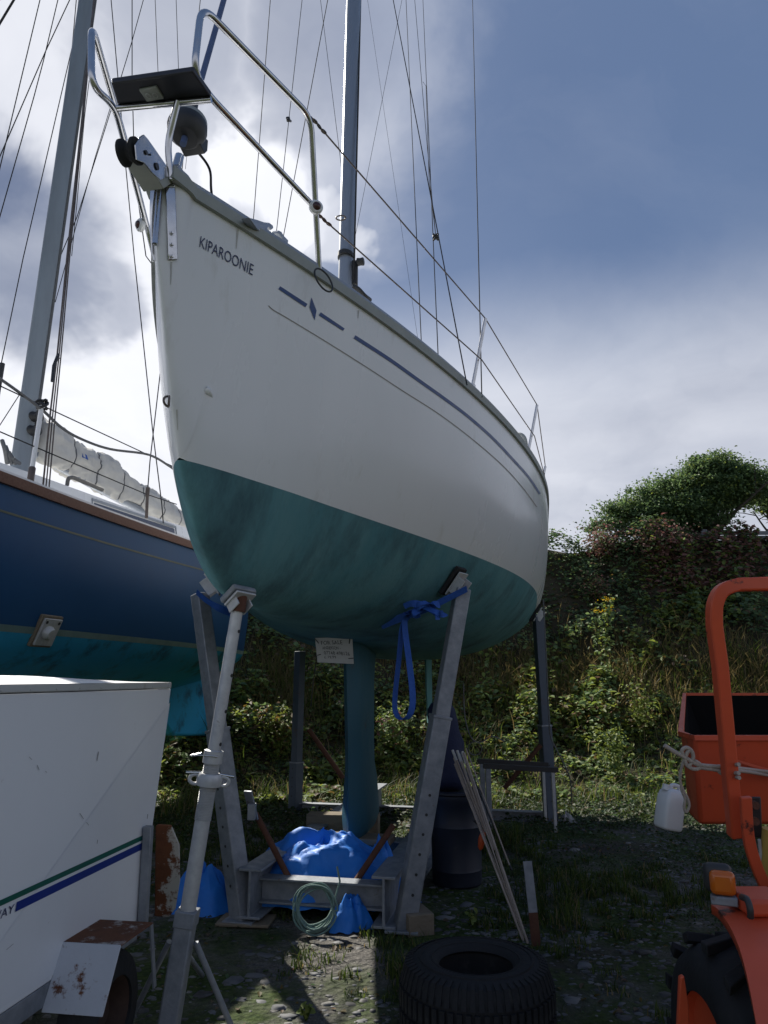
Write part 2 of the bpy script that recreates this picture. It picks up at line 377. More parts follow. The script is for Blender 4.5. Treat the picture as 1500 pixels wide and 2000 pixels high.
# keel: fin with a flared foot, and the rudder
def foil(z, xle, chord, th, n=9):
    pts = []
    for s in (1, -1):
        for i in range(n):
            w = i / (n - 1) if s == 1 else 1 - i / (n - 1)
            if s == -1 and i in (0, n - 1): continue
            t = 5 * th * (.2969 * math.sqrt(w) - .126 * w - .3516 * w * w + .2843 * w ** 3 - .1015 * w ** 4)
            pts.append(BW(xle + chord * w, s * t * chord, z - HP['zw'] - HP['trim'] * (xle + chord * w)))
    return pts
mb = MB(); R_ = [foil(z, x, c, th) for z, x, c, th in ((2.0, 3.02, 1.25, .13), (1.80, 3.08, 1.05, .13), (1.5, 3.12, .92, .14), (1.0, 3.18, .86, .145), (.82, 3.2, .86, .15), (.68, 3.2, .96, .17), (.5, 3.2, 1.02, .19), (.4, 3.22, 1.02, .18), (.345, 3.26, .96, .12))]
mb.grid(R_, closed=True); k = len(R_[0]); n = len(mb.v); mb.f.append(tuple(range(n - k, n)))
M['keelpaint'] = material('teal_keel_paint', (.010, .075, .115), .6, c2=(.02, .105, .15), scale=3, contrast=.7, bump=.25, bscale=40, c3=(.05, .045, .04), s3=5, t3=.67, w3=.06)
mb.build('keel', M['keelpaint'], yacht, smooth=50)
mb = MB(); R_ = [foil(z, x, c, th) for z, x, c, th in ((1.98, 7.0, .5, .14), (1.4, 7.05, .46, .14), (.95, 7.12, .38, .13))]
mb.grid(R_, closed=True); k = len(R_[0]); n = len(mb.v); mb.f.append(tuple(range(n - k, n)))
mb.build('rudder', M['antifoul'], yacht, smooth=50)

# tape, cove line and lettering on the topsides
def hull_strip(name, pts, w0, w1, mat, off=.0025, n=60, parent=hull):
    P = bez([Vector((a, b, 0)) for a, b in pts], 12); rows = []
    for i, p in enumerate(P):
        t = (P[min(i + 1, len(P) - 1)] - P[max(i - 1, 0)]).normalized(); nn = Vector((-t.y, t.x, 0)); w = lerp(w0, w1, i / (len(P) - 1)) / 2
        a, b = HH(*(p - nn * w).xy, off), HH(*(p + nn * w).xy, off)
        if a and b: rows.append([a[0], b[0]])
    m = MB(); m.grid(rows); return m.build(name, mat, parent, smooth=180)
hull_strip('hull_stripe', [(692, 658), (760, 702), (816, 742), (864, 776), (912, 812), (960, 854), (1000, 896), (1032, 932), (1054, 965)], 7, 4, M['deco'])
hull_strip('hull_stripe', [(545, 562), (598, 597)], 6.5, 7.5, M['deco'])
hull_strip('hull_stripe', [(624, 613), (671, 644)], 7, 5.5, M['deco'])
hull_strip('cove_line', [(524, 597), (534, 606), (560, 621), (644, 672), (720, 720), (784, 762), (856, 808), (920, 856), (980, 908), (1020, 952), (1048, 990)], 1.8, 1.8, M['cove'], .002)
m_ = MB(); m_.add([HH(u, v)[0] for u, v in ((607.6, 581), (617.5, 607), (614, 626), (604, 600))], [(0, 1, 2, 3)]); m_.build('diamond_emblem', M['deco'], hull)
def text_mesh(txt, size=1.):
    cu = bpy.data.curves.new('t', 'FONT'); cu.body = txt; cu.size = size; cu.resolution_u = 3
    o = bpy.data.objects.new('t', cu); COL.objects.link(o); dg = bpy.context.evaluated_depsgraph_get(); dg.update()
    me = bpy.data.meshes.new_from_object(o.evaluated_get(dg)); bpy.data.objects.remove(o); bpy.data.curves.remove(cu)
    bm = bmesh.new(); bm.from_mesh(me); bmesh.ops.triangulate(bm, faces=bm.faces); bpy.data.meshes.remove(me)
    V = [v.co.copy() for v in bm.verts]; bm.verts.index_update(); Fs = [tuple(v.index for v in f.verts) for f in bm.faces]; bm.free()
    return V, Fs
def text_on(name, txt, quad, fn, mat, parent):
    """lettering mapped on the quad (top-left, top-right, bottom-right, bottom-left)"""
    V, Fs = text_mesh(txt); xs = [p.x for p in V]; ys = [p.y for p in V]; x0, x1, y0, y1 = min(xs), max(xs), min(ys), max(ys)
    q = [Vector(p) for p in quad]; out = []
    for p in V:
        a, b = (p.x - x0) / (x1 - x0), (p.y - y0) / (y1 - y0)
        out.append(fn(lerp(lerp(q[3], q[2], a), lerp(q[0], q[1], a), b)))
    return make(name, out, Fs, mat, parent, fix=False)
M['stain'] = material('grey_run_stain', (.50, .50, .48), .5, c2=(.40, .39, .36), scale=30)
for pts, w0, w1 in (([(334, 512), (334, 530), (333, 556)], 4, 1), ([(464, 446), (463, 462), (461, 486)], 5, 1.5), ([(700, 606), (699, 622)], 3, 1), ([(345, 800), (347, 840)], 3, 1)): hull_strip('run_stain', pts, w0, w1, M['stain'], .0018)
text_on('name_lettering', 'KIPAROONIE', [(391.5, 461, 0), (495.4, 517.5, 0), (492.4, 538.5, 0), (388.6, 482.4, 0)], lambda p: HH(p.x, p.y)[0], M['ink'], hull)

# pulpit
pul = None
def tube_part(name, pts, r, mat, parent, n=12, sm=60): m = MB(); m.tube(pts, r, n); return m.build(name, mat, parent, smooth=sm)
Fp = sheer_pt(.88, 1, .05, -.03); Tp = BP(607, 228, .485); L0 = BP(393, 10, .242); L1 = BP(379, 138, .222); L2 = BP(402, 180, .206); La = Fp.lerp(Tp, .425)
side = fillet([Fp, Tp, L0, L1, L2, La], .075, 8)
pul_parts = []
for s in (0, 1):
    pts = side if s == 0 else [mir(p) for p in side]
    rail_ = tube_part('pulpit_rail', pts, .0145, M['steel'], yacht)
    foot = pts[0]; m_ = MB(); m_.lathe(foot - Vector((0, 0, .02)), ZUP, [(.0, 0), (.034, 0), (.034, .008), (.02, .02), (.0145, .035)], 16); m_.build('base_socket', M['steel'], rail_, smooth=40)
zs = (L1.z + L2.z) / 2 - .03
seat_q = [G(u, v, zs) for u, v in ((217, 163), (377, 140), (413, 190), (230, 207))]
m_ = MB(); m_.prism(seat_q, (0, 0, .028)); bseat = m_.build('bow_seat', M['plum'], yacht, bevel=.006)
ed = (seat_q[3] + seat_q[2]) / 2
m_ = MB(); m_.tube([seat_q[3] + Vector((0, 0, -.012)), seat_q[2] + Vector((0, 0, -.012))], .013, 10); m_.build('seat_bearer', M['steel'], bseat, smooth=60)
lt = (seat_q[0] + seat_q[1]) / 2 * .45 + ed * .55 + ATHW * -.03
m_ = MB(); m_.box(lt + Vector((0, 0, -.006)), (.075, .06, .012), Matrix((ATHW, AFT, ZUP)).transposed()); m_.build('seat_plate', M['pvc'], bseat, bevel=.003)
m_ = MB()
for a, b in ((-.014, 0), (.014, .004)):
    m_.tube([lt + ATHW * a + AFT * b + AFT * .012 * math.cos(t) + ATHW * .009 * math.sin(t) + Vector((0, 0, -.0135)) for t in np.linspace(0, 6.28, 13)[:-1]], .002, 6, closed=True)
m_.build('plate_emblem', material('pale_emblem', (.5, .52, .55), .5), bseat)
tube_part('pulpit_post', fillet([ed + ATHW * .06 + Vector((0, 0, -.01)), BP(327, 280, .045), BP(334, 352, .05)], .05), .0135, M['steel'], yacht)
# nav lights on the lower rail
M['lens'] = material('dark_lamp_lens', (.03, .025, .025), .15, c2=(.08, .02, .02), scale=10)
for s in (0, 1):
    c = DP(617, 405, depth_of(La) - .04)
    if s: c = mir(c)
    ax = (AFT * -.75 + ATHW * (.5 if s == 0 else -.5) + ZUP * -.15).normalized()
    m_ = MB(); m_.lathe(c - ax * .016, ax, [(0, 0), (.022, 0), (.034, .008), (.034, .024), (.026, .032), (.0, .032)], 20); nl = m_.build('navigation_light', M['gel'], yacht, smooth=40)
    m_ = MB(); m_.lathe(c + ax * .0165, ax, [(.020, -.004), (.020, .003), (.014, .009), (0, .011)], 16); m_.build('lens', M['lens'], nl, smooth=50)
# bow chainplates with three bolts
for s in (0, 1):
    def hp(u, v, off): 
        p, n = HH(u, v, off); return p if s == 0 else mir(p)
    m_ = MB()
    rows = [[hp(lerp(323.5, 327, k / 10), lerp(368, 508, k / 10), .011), hp(lerp(341, 344, k / 10), lerp(368, 508, k / 10), .011)] for k in range(11)]
    rows2 = [[hp(lerp(323.5, 327, k / 10), lerp(368, 508, k / 10), -.004), hp(lerp(341, 344, k / 10), lerp(368, 508, k / 10), -.004)] for k in range(11)]
    loop = [[r[0], r[1], q[1], q[0]] for r, q in zip(rows, rows2)]
    m_.grid(loop, closed=True); m_.f += [(3, 2, 1, 0), (40, 41, 42, 43)]
    up = rows[0]; up2 = rows2[0]; dz = Vector((0, 0, .075))
    m_.hexa([up[0], up[1], up2[1], up2[0]], [up[0] + dz, up[1] + dz, up2[1] + dz, up2[0] + dz])
    cp = m_.build('bow_chainplate', M['steel'], yacht, bevel=.003)
    for v in (457, 479, 502):
        p, n = HH(333.5, v, .011)
        if s: p = mir(p); n = (mir(p + n) - p) if False else Vector((n.x, n.y, n.z))
        if s == 0:
            m_ = MB(); m_.lathe(p, n, [(0, .009), (.005, .009), (.0065, .004), (.0075, .004), (.0075, .001), (.011, .001), (.011, -.002)], 14); m_.build('bolt', M['steel'], cp, smooth=30)
# stem band
m_ = MB(); m_.tube([BW(.1 - .012, 0, z) for z in np.linspace(1.06, .80, 8)], .012, 8); m_.build('stem_band', M['steel'], yacht, smooth=60)
# anchor roller
ro = BP(254, 297, 0)
m_ = MB(); m_.lathe(ro - ATHW * .032, ATHW, [(0, 0), (.05, 0), (.05, .012), (.034, .028), (.034, .036), (.05, .052), (.05, .064), (0, .064)], 20); rl = m_.build('anchor_roller', M['rubber'], yacht, smooth=40)
for s in (1, -1):
    cheek = [BP(u, v, s * .042) for u, v in ((262, 283), (272, 268), (279, 263), (287, 272), (304, 296), (322, 322), (327, 345), (312, 352), (296, 338), (280, 318), (265, 312))]
    m_ = MB(); m_.prism(cheek, ATHW * (.005 * s)); ck = m_.build('roller_cheek', M['steel'], yacht, bevel=.001)
    if s == 1:
        for u, v, r in ((285, 298, .009), (306, 325, .014), (293, 302, .004)):
            m_ = MB(); m_.lathe(BP(u, v, .0485), ATHW, [(0, 0), (r, 0), (r, .0035), (0, .0035)], 14, ); m_.build('cheek_hole', M['black'], ck, smooth=30)
ch = [BP(u, v, 0) for u, v in ((262, 312), (300, 372), (330, 352), (318, 330))]
m_ = MB(); m_.prism([p - ATHW * .045 for p in ch], ATHW * .09); m_.build('bow_roller_channel', M['rail'], yacht, bevel=.004)
# furling drum on the forestay
fa, fb = BW(.165, 0, 1.10), BP(437, 0, 0); fd = (fb - fa).normalized()
top = fa + fd * 9.5
m_ = MB(); m_.tube([fa + fd * .30, top], .014, 10); m_.build('forestay_foil', material('furled_sail_edge', (.10, .15, .30), .7, c2=(.07, .10, .22), scale=20), yacht, smooth=60)
dc = fa + fd * ((BP(365, 250, 0) - fa).dot(fd))
m_ = MB(); m_.lathe(dc, fd, [(.0, -.062), (.055, -.062), (.08, -.035), (.088, .0), (.084, .028), (.078, .03), (0, .03)], 28); dr = m_.build('furling_drum', M['black'], yacht, smooth=35)
m_ = MB(); m_.lathe(dc, fd, [(.080, .022), (.083, .024), (.080, .052), (.070, .060), (.03, .064), (.0, .064)], 28); cap_ = m_.build('drum_cap', M['pvc'], dr, smooth=35)
m_ = MB(); m_.lathe(dc, fd, [(.03, .06), (.036, .075), (.034, .11), (.022, .125), (.018, .18), (0, .18)], 18); m_.build('swivel', M['black'], dr, smooth=35)
m_ = MB(); m_.prism([dc + fd * z + AFT * a + ATHW * .05 for a, z in ((.05, .0), (.10, .02), (.115, -.04), (.10, -.075), (.04, -.06))], ATHW * -.1); m_.build('rope_guide', M['black'], dr, bevel=.004)
m_ = MB(); m_.tube([fa, fa + fd * .12], .012, 10); m_.tube([fa + fd * .1, fa + fd * .22], .02, 12); m_.box(fa + fd * .05, (.035, .05, .05)); m_.build('forestay_toggle', M['steel'], yacht, smooth=40)
tube_part('furling_line', bez([dc + AFT * .09 - fd * .04, BP(409, 330, .03), BP(415, 388, .1), sheer_pt(.6, .2, .02)], 8), .006, M['wire'], yacht, 8)
# open fairlead horns on the rail
fl_ = None
for trace in ([(470, 427), (486, 431), (501, 436), (511, 437), (518, 442), (519, 448), (515, 451), (510, 446), (507, 448), (509, 455), (516, 460), (505, 466), (486, 450)],
              [(527, 457), (530, 452), (535, 454), (540, 462), (549, 471), (548, 480), (538, 478), (537, 468), (532, 461)]):
    y = .25
    m_ = MB(); m_.prism([BP(u, v, y - .02) for u, v in trace], ATHW * .04); m_.build('fairlead', M['alu'], yacht, bevel=.004)
# rope loop hanging round the rail
c = sheer_pt(.86, 1, .0, .0); u1 = ZUP; a1 = (BP(651, 575, .46) - BP(613, 525, .46)).normalized(); lp = BP(632, 547, .49)
m_ = MB(); m_.tube([lp + ATHW * .02 * math.cos(t) + (AFT * .035 + ATHW * .03) * math.sin(t) + ZUP * -.062 * math.cos(t) for t in np.linspace(0, 2 * math.pi, 33)[:-1]], .0045, 8, closed=True); m_.build('rope_loop', M['black'], yacht, smooth=60)
# hull fittings near the stem
for (u, v, sx_) in ((409, 767, .026),):
    p, n = HH(u, v, 0); t = Vector((0, 0, 1)).cross(n).normalized(); b = n.cross(t); dirn = (t * .8 - b * .6).normalized(); sd = n.cross(dirn)
    rows = []
    for i in range(9):
        w = i / 8; r = sx_ * math.sin(math.pi * (.08 + .92 * w) ** .7) * .62; rows.append([p + dirn * (w - .5) * sx_ * 2 + sd * r * math.cos(a) + n * r * .9 * math.sin(a) for a in np.linspace(0, math.pi, 9)])
    m_ = MB(); m_.grid(rows); m_.build('skin_fitting', M['gel'], yacht, smooth=80)
p, n = HH(334, 790, 0)
m_ = MB(); m_.tube([BW(to_boat(p)[0] - .03, y, to_boat(p)[2] + .0) + ZUP * .022 * math.sin(a) + AFT * (-.02 * abs(math.cos(a))) for a, y in [(a, .0 + .012 * math.cos(a)) for a in np.linspace(0, 6.28, 17)[:-1]]], .005, 8, closed=True); m_.build('stem_eye', M['steel_brown'], yacht, smooth=60)

# mast and rig
mb0, mt0 = BP(676, 560, 0), BP(691, 0, 0); md = (mt0 - mb0).normalized(); X0 = to_boat(mb0)[0]
base = mb0 - md * 1.05; topm = mb0 + md * 8.6
prof = [(.066 * math.cos(a), .092 * math.sin(a) * (1 if math.sin(a) < 0 else 1)) for a in np.linspace(0, 2 * math.pi, 25)[:-1]]
m_ = MB(); m_.sweep([base, mb0, topm], prof, up=AFT); mast = m_.build('mast', M['alu'], yacht, smooth=60)
m_ = MB(); m_.sweep([base + AFT * .094, topm + AFT * .094], [(-.012, -.008), (.012, -.008), (.012, .008), (-.012, .008)], up=AFT); m_.build('sail_track', M['alu'], mast)
m_ = MB(); m_.sweep([BP(676, 502, 0) - md * .02, BP(676, 502, 0) + md * .015], [(a * 1.04, b * 1.04) for a, b in prof], up=AFT); m_.build('mast_band', M['black'], mast, smooth=60)
m_ = MB(); k0 = BP(690, 530, .07); m_.box(k0 + AFT * .05, (.05, .09, .22)); m_.lathe(k0 + ATHW * .03 + ZUP * .08, ATHW, [(0, 0), (.035, 0), (.03, .03), (.035, .06), (0, .06)], 14); m_.build('halyard_winch', M['black'], mast, bevel=.01)
m_ = MB(); m_.tube([BP(672, 440, -.0) - AFT * .1 + ATHW * .04 * math.cos(a) + AFT * .03 * math.sin(a) for a in np.linspace(0, 6.28, 17)[:-1]], .006, 8, closed=True); m_.build('spinnaker_ring', M['steel_brown'], mast, smooth=60)
def wire(name, pts, r=.0035, mat=None, parent=None, n=6): return tube_part(name, pts, r, mat or M['wire'], parent or yacht, n)
def on(u, v, Y): return BP(u, v, Y)
def stay(u0, v0, Y0, u1, v1, Y1, r=.003, name='shroud', ext=3.2):
    a, b = on(u0, v0, Y0), on(u1, v1, Y1); za, zb_ = to_boat(a)[2], to_boat(b)[2]
    if za > 1.15: a = a + (a - b) * ((za - 1.1) / (zb_ - za))
    return wire(name, [a, b, b + (b - a) * ext / max((b - a).length, .1)], r)
# on port: from the deck edge up
stay(912, 752, 1.05, 768, 0, .28, .0042)
stay(856, 702, .85, 826, 0, .22, .0035)
stay(823, 672, .8, 793, 0, .35, .003, 'halyard')
stay(941, 776, 1.12, 923, 0, .9, .0042, 'halyard')
wire('halyard', [on(810, 0, .25), on(833, 270, .55), on(845, 400, .7), on(851, 460, .8)], .003)
wire('halyard', [on(826, 160, .45), on(832, 168, .46), on(838, 350, .64), on(851, 460, .8)], .003)
m_ = MB(); kc = on(851, 463, .8); m_.tube([kc + Vector((.02 * math.sin(t * 2.3), .015 * math.cos(t * 3.1), .022 * math.sin(t * 1.7))) for t in np.linspace(0, 12, 50)], .005, 6); m_.build('rope_knot', M['black'], yacht, smooth=60)
stay(815, 655, .3, 718, 0, -.2, .0016, 'halyard')
stay(701, 425, -.1, 785, 0, .3, .002, 'halyard')
stay(676, 400, -.07, 626, 0, -.5, .0024, 'halyard')
stay(495, 428, -.4, 528, 0, -.5, .003, 'halyard'); stay(540, 452, -.4, 590, 0, -.5, .003, 'halyard'); stay(552, 470, -.45, 640, 0, -.1, .0034, 'halyard')
m_ = MB(); m_.box(on(563, 233, -.45), (.03, .03, .035)); m_.tube([on(560, 230, -.46), on(568, 237, -.46)], .012, 6); m_.build('rigging_block', M['black'], yacht, bevel=.006)
for k in range(2): wire('halyard', [on(690 + 2 * k, 545, .08), on(693 + 1.5 * k, 430, .09), on(704 + k, 0, .06), on(704 + k, 0, .06) + md * 3], .004)
m_ = MB(); m_.tube(bez([on(690, 560, .12), on(700, 565, .16), on(712, 578, .2), on(722, 586, .22)], 6), .02, 8); m_.build('deck_line', M['black'], yacht, smooth=60)
# stanchions and lifelines
S1, S2, S3 = DP(948, 622, depth_of(sheer_pt(2.36)) + .1), DP(1049, 791, depth_of(sheer_pt(3.68)) + .1), DP(1065, 911, depth_of(sheer_pt(4.6)) + .06)
for t_, X, v in ((S1, 2.36, 0), (S2, 3.68, 0), (S3, 4.6, 0)):
    f_ = sheer_pt(X, 1, .05, -.05)
    for s in (0, 1):
        a, b = (f_, t_) if s == 0 else (mir(f_), mir(t_))
        st_ = tube_part('stanchion', [a, b], .0125, M['steel'], yacht); m_ = MB(); m_.lathe(a - ZUP * .015, (b - a), [(0, 0), (.035, 0), (.035, .01), (.018, .02), (.018, .07), (.0125, .075)], 14); m_.build('base_socket', M['steel'], st_, smooth=40)
low = [Fp.lerp(Tp, .40), DP(941, 703, depth_of(sheer_pt(2.36)) + .05), DP(1044, 852, depth_of(sheer_pt(3.68)) + .05), DP(1066, 940, depth_of(sheer_pt(4.6)) + .03)]
for s in (0, 1):
    up_ = [Tp, S1, S2, S3]; lo_ = low
    if s: up_ = [mir(p) for p in up_]; lo_ = [mir(p) for p in lo_]
    for L_ in (up_, lo_):
        wire('lifeline', L_, .0042, M['steel_brown'] if s == 0 else None, n=8)
        if s == 0:
            d = (L_[1] - L_[0]).normalized(); m_ = MB()
            for k in range(3): m_.tube([L_[0] + d * (.03 + .035 * k) + d * .016 * math.cos(a) + (ZUP if k % 2 else ATHW) * .008 * math.sin(a) for a in np.linspace(0, 6.28, 11)[:-1]], .0035, 6, closed=True)
            m_.build('lashing', M['rust'] if L_ is lo_ else M['black'], yacht, smooth=60)
tube_part('grab_rail', fillet([DP(985, 851, 6.9), DP(1024, 847, 6.7), DP(1031, 892, 6.65)], .08), .018, M['rail'], yacht)
tube_part('pushpit_rail', fillet([sheer_pt(7.2, 1, 0, -.05), sheer_pt(7.2, 1, .6, -.08), sheer_pt(7.8, 1, .6, -.1), sheer_pt(7.8, -1, .6, -.1), sheer_pt(7.2, -1, .6, -.08), sheer_pt(7.2, -1, 0, -.05)], .1), .0125, M['steel'], yacht)
m_ = MB(); m_.lathe(DP(1058, 930, depth_of(sheer_pt(4.5)) + .1), ATHW, [(0, 0), (.03, 0), (.03, .03), (0, .03)], 12); m_.build('sheet_block', M['black'], yacht, smooth=40)

# ------------------------------------------------------------------ cradle under the white yacht
def XP(u, v, X):
    """point of the photograph on the yacht's athwartships plane X"""
    o = Vector((HP['x0'] + X * SP, HP['y0'] + X * CP, 0)); d = px_ray(u, v); return EYE + d * ((o - EYE).dot(AFT) / d.dot(AFT))
def BG(X, Y, Z):
    """boat plan position at height Z above the ground"""
    return Vector((HP['x0'] + X * SP + Y * CP, HP['y0'] + X * CP - Y * SP, Z))
def sq(w): return [(-w / 2, -w / 2), (w / 2, -w / 2), (w / 2, w / 2), (-w / 2, w / 2)]
def ibeam(h, w, t=.012): return [(-w / 2, -h / 2), (w / 2, -h / 2), (w / 2, -h / 2 + t), (t / 2, -h / 2 + t), (t / 2, h / 2 - t), (w / 2, h / 2 - t), (w / 2, h / 2), (-w / 2, h / 2), (-w / 2, h / 2 - t), (-t / 2, h / 2 - t), (-t / 2, -h / 2 + t), (-w / 2, -h / 2 + t)]
cradle = thing('boat_cradle', 'grey galvanised steel cradle of beams and slanting legs under the white yacht', 'boat cradle', BG(4.2, 0, 0))
for s in (-1, 1):
    m_ = MB(); m_.sweep([BG(2.42, s * .43, .185), BG(6.3, s * .43, .185)], ibeam(.29, .15, .016), up=ZUP); m_.build('side_beam', M['galv'], cradle, bevel=.003)
m_ = MB(); m_.sweep([BG(2.62, -.42, .17), BG(2.62, .42, .17)], ibeam(.15, .12, .014), up=ZUP); m_.build('cross_beam', M['galv'], cradle, bevel=.003)
m_ = MB(); m_.sweep([BG(3.6, -.42, .2), BG(3.6, .42, .2)], ibeam(.2, .16, .014), up=ZUP); m_.build('cross_beam', M['galv'], cradle, bevel=.003)
m_ = MB(); m_.sweep([BG(6.22, -1.5, .055), BG(6.22, 1.5, .055)], ibeam(.10, .10, .012), up=ZUP); m_.build('cross_beam', M['galv'], cradle, bevel=.003)
def pad(cont, nrm, parent, col='black'):
    t = ZUP.cross(nrm).normalized(); b = nrm.cross(t)
    Mx = Matrix((t, b, nrm)).transposed()
    m_ = MB(); m_.box(cont + nrm * .02, (.13, .22, .03), Mx); p_ = m_.build('pad', M['rubber'], parent, bevel=.006)
    m_ = MB(); m_.box(cont + nrm * .055 , (.12, .18, .012), Mx); m_.box(cont + nrm * .085 + t * .05, (.009, .12, .07), Mx); m_.box(cont + nrm * .085 - t * .05, (.009, .12, .07), Mx)
    m_.build('pad_bracket', M['galv_pale'], p_, bevel=.002)
def contact(p):
    loc, nrm, i, d = HULL.find_nearest(p)
    if nrm.dot(p - loc) < 0: nrm = -nrm
    return loc, nrm
legs = []
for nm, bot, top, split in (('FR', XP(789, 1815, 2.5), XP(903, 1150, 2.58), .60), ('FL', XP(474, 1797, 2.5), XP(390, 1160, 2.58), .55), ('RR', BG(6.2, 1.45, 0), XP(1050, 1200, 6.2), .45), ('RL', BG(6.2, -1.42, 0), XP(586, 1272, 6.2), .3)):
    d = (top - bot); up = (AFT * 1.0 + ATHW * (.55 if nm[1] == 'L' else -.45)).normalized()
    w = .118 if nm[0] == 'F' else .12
    m_ = MB(); m_.sweep([bot, bot + d * split], sq(w), up=up); gm = M['galv'] if nm[0] == 'F' else M.setdefault('galv_shaded', material('galvanised_steel_shaded', (.05, .07, .10), .6, c2=(.08, .10, .13), scale=10, c3=(.09, .05, .035), s3=7, t3=.68)); leg = m_.build('leg', gm, cradle, bevel=.008)  # rear legs: galvanised steel with their shade painted into a darker colour
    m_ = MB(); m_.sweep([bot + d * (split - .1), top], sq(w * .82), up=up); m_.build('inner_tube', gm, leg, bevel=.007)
    m_ = MB(); m_.sweep([bot + d * (split - .004), bot + d * (split + .004)], sq(w * 1.06), up=up); m_.build('collar', M['galv'], leg, bevel=.003)
    fwd = up if up.dot(EYE - bot) > 0 else -up; fwd = (fwd - d.normalized() * fwd.dot(d.normalized())).normalized()
    for k in range(6 if nm[0] == 'F' else 4):
        p = bot + d * (.10 + .055 * k) + fwd * (w / 2 + .0005)
        m_ = MB(); m_.lathe(p, fwd, [(0, .0015), (.009, .0015), (.009, -.002)], 12); m_.build('pin_hole', M['black'], leg)
    c, n = contact(top); pad(c, n, leg)
    m_ = MB(); m_.box(bot + Vector((0, 0, .008)), (.2, .2, .016), Matrix((ATHW, AFT, ZUP)).transposed()); m_.build('foot_plate', M['galv'], leg, bevel=.003)
    legs.append((bot, top))
for a, b, r in ((XP(500, 1590, 2.75), XP(577, 1740, 2.66), .021), (XP(768, 1612, 2.9), XP(680, 1744, 2.66), .021), (XP(603, 1425, 6.1), XP(670, 1520, 6.1), .028), (XP(1056, 1455, 6.1), XP(985, 1540, 6.1), .026)):
    m_ = MB(); m_.tube([a, b], r, 10); m_.build('brace', M['rust'], cradle, smooth=60).__setitem__('label', 'rusty diagonal brace')
m_ = MB(); m_.sweep([XP(484, 1545, 2.6), XP(497, 1600, 2.7)], [(-.03, -.008), (.03, -.008), (.03, .008), (-.03, .008)]); m_.box(XP(492, 1585, 2.62), (.05, .06, .1)); m_.build('brace_lug', M['galv'], cradle, bevel=.003)
# timber packing
for nm, p, size, rz, lab in (('timber_block', BG(3.55, .05, .0), (.62, .30, .31 - .01), -.2, None),):
    pass
def block(p, size, rz, label, name='timber_block', mat='wood', rx=0.):
    m_ = MB(); m_.box(Vector((0, 0, size[2] / 2)), size); mx = Matrix.Translation(p) @ Matrix.Rotation(rz, 4, 'Z') @ Matrix.Rotation(rx, 4, 'X'); m_.v = [mx @ v for v in m_.v]
    return tag(m_.build(name, M[mat], bevel=.006), label, 'timber')
block(BG(3.45, .02, .30), (.52, .22, .045), -.21, 'dark packing timber right under the foot of the keel')
block(BG(4.0, -.25, .0) + Vector((.0, 0, .0)), (.60, .16, .40), -.1, 'pale stout baulk beside the keel behind the blue sheet')
block(XP(640, 1612, 4.3) - Vector((0, 0, .12)), (.5, .13, .03), .5, 'thin grey board propped slanting against the keel', rx=.4)
block(G(812, 1822), (.16, .22, .13), .3, 'yellowish timber block by the foot of the bolted cradle leg')
block(G(478, 1806) - Vector((0, -.05, 0)), (.34, .22, .02), -.1, 'flat board under the cradle foot near the galvanised prop')

# ------------------------------------------------------------------ blue strap slung between the leg tops
def ribbon(pts, w, nrm_of, thick=.003):
    P = bez(pts, 8); m_ = MB(); rows = []
    for i, p in enumerate(P):
        t = (P[min(i + 1, len(P) - 1)] - P[max(i - 1, 0)]).normalized(); a = Vector(nrm_of(i / (len(P) - 1))); sd = (a - t * a.dot(t)).normalized(); nn = t.cross(sd)
        rows.append([p - sd * w / 2 - nn * thick / 2, p + sd * w / 2 - nn * thick / 2, p + sd * w / 2 + nn * thick / 2, p - sd * w / 2 + nn * thick / 2])
    m_.grid(rows, closed=True); n = len(m_.v); m_.f += [(3, 2, 1, 0), (n - 4, n - 3, n - 2, n - 1)]; return m_
strap = thing('lifting_strap', 'blue webbing strap knotted under the hull with a long hanging loop', 'strap', XP(790, 1400, 2.5))
ribbon([XP(912, 1150, 2.5), XP(872, 1170, 2.45), XP(835, 1188, 2.42), XP(800, 1200, 2.45), XP(745, 1222, 2.6)], .05, lambda t: (.25, -.5, .8)).build('webbing', M['strap'], strap, smooth=60)
ribbon([XP(384, 1156, 2.5), XP(402, 1172, 2.5), XP(425, 1186, 2.5), XP(452, 1198, 2.6)], .05, lambda t: (-.25, -.4, .8)).build('webbing', M['strap'], strap, smooth=60)
ribbon([XP(800, 1200, 2.45), XP(786, 1225, 2.44), XP(779, 1290, 2.44), XP(771, 1370, 2.44), XP(776, 1398, 2.42), XP(789, 1405, 2.40), XP(802, 1392, 2.40), XP(806, 1360, 2.41), XP(800, 1300, 2.42), XP(792, 1240, 2.43), XP(790, 1212, 2.43)], .048, lambda t: (.75 - .2 * math.sin(6.28 * t), .65, .0)).build('hanging_loop', M['strap'], strap, smooth=60)
m_ = MB(); kc = XP(828, 1190, 2.40)
for k in range(5):
    a = random.uniform(0, 6.28); rb = ribbon([kc + Vector((.06 * math.cos(a + t) * (1 + .3 * k % 2), .035 * math.sin(2 * t + k), .035 * math.sin(a * 2 + t * 1.3))) for t in np.linspace(0, 3.6, 6)], .045, lambda t, k=k: (.3 * k - .5, .4, 1 - .3 * k))
    m_.add(rb.v, rb.f)
rb = ribbon([kc + Vector((.03, -.01, 0)), kc + Vector((.08, -.03, -.02)), kc + Vector((.085, -.03, -.07))], .045, lambda t: (.6, .6, .3)); m_.add(rb.v, rb.f)
m_.build('knot', M['strap'], strap, smooth=60)

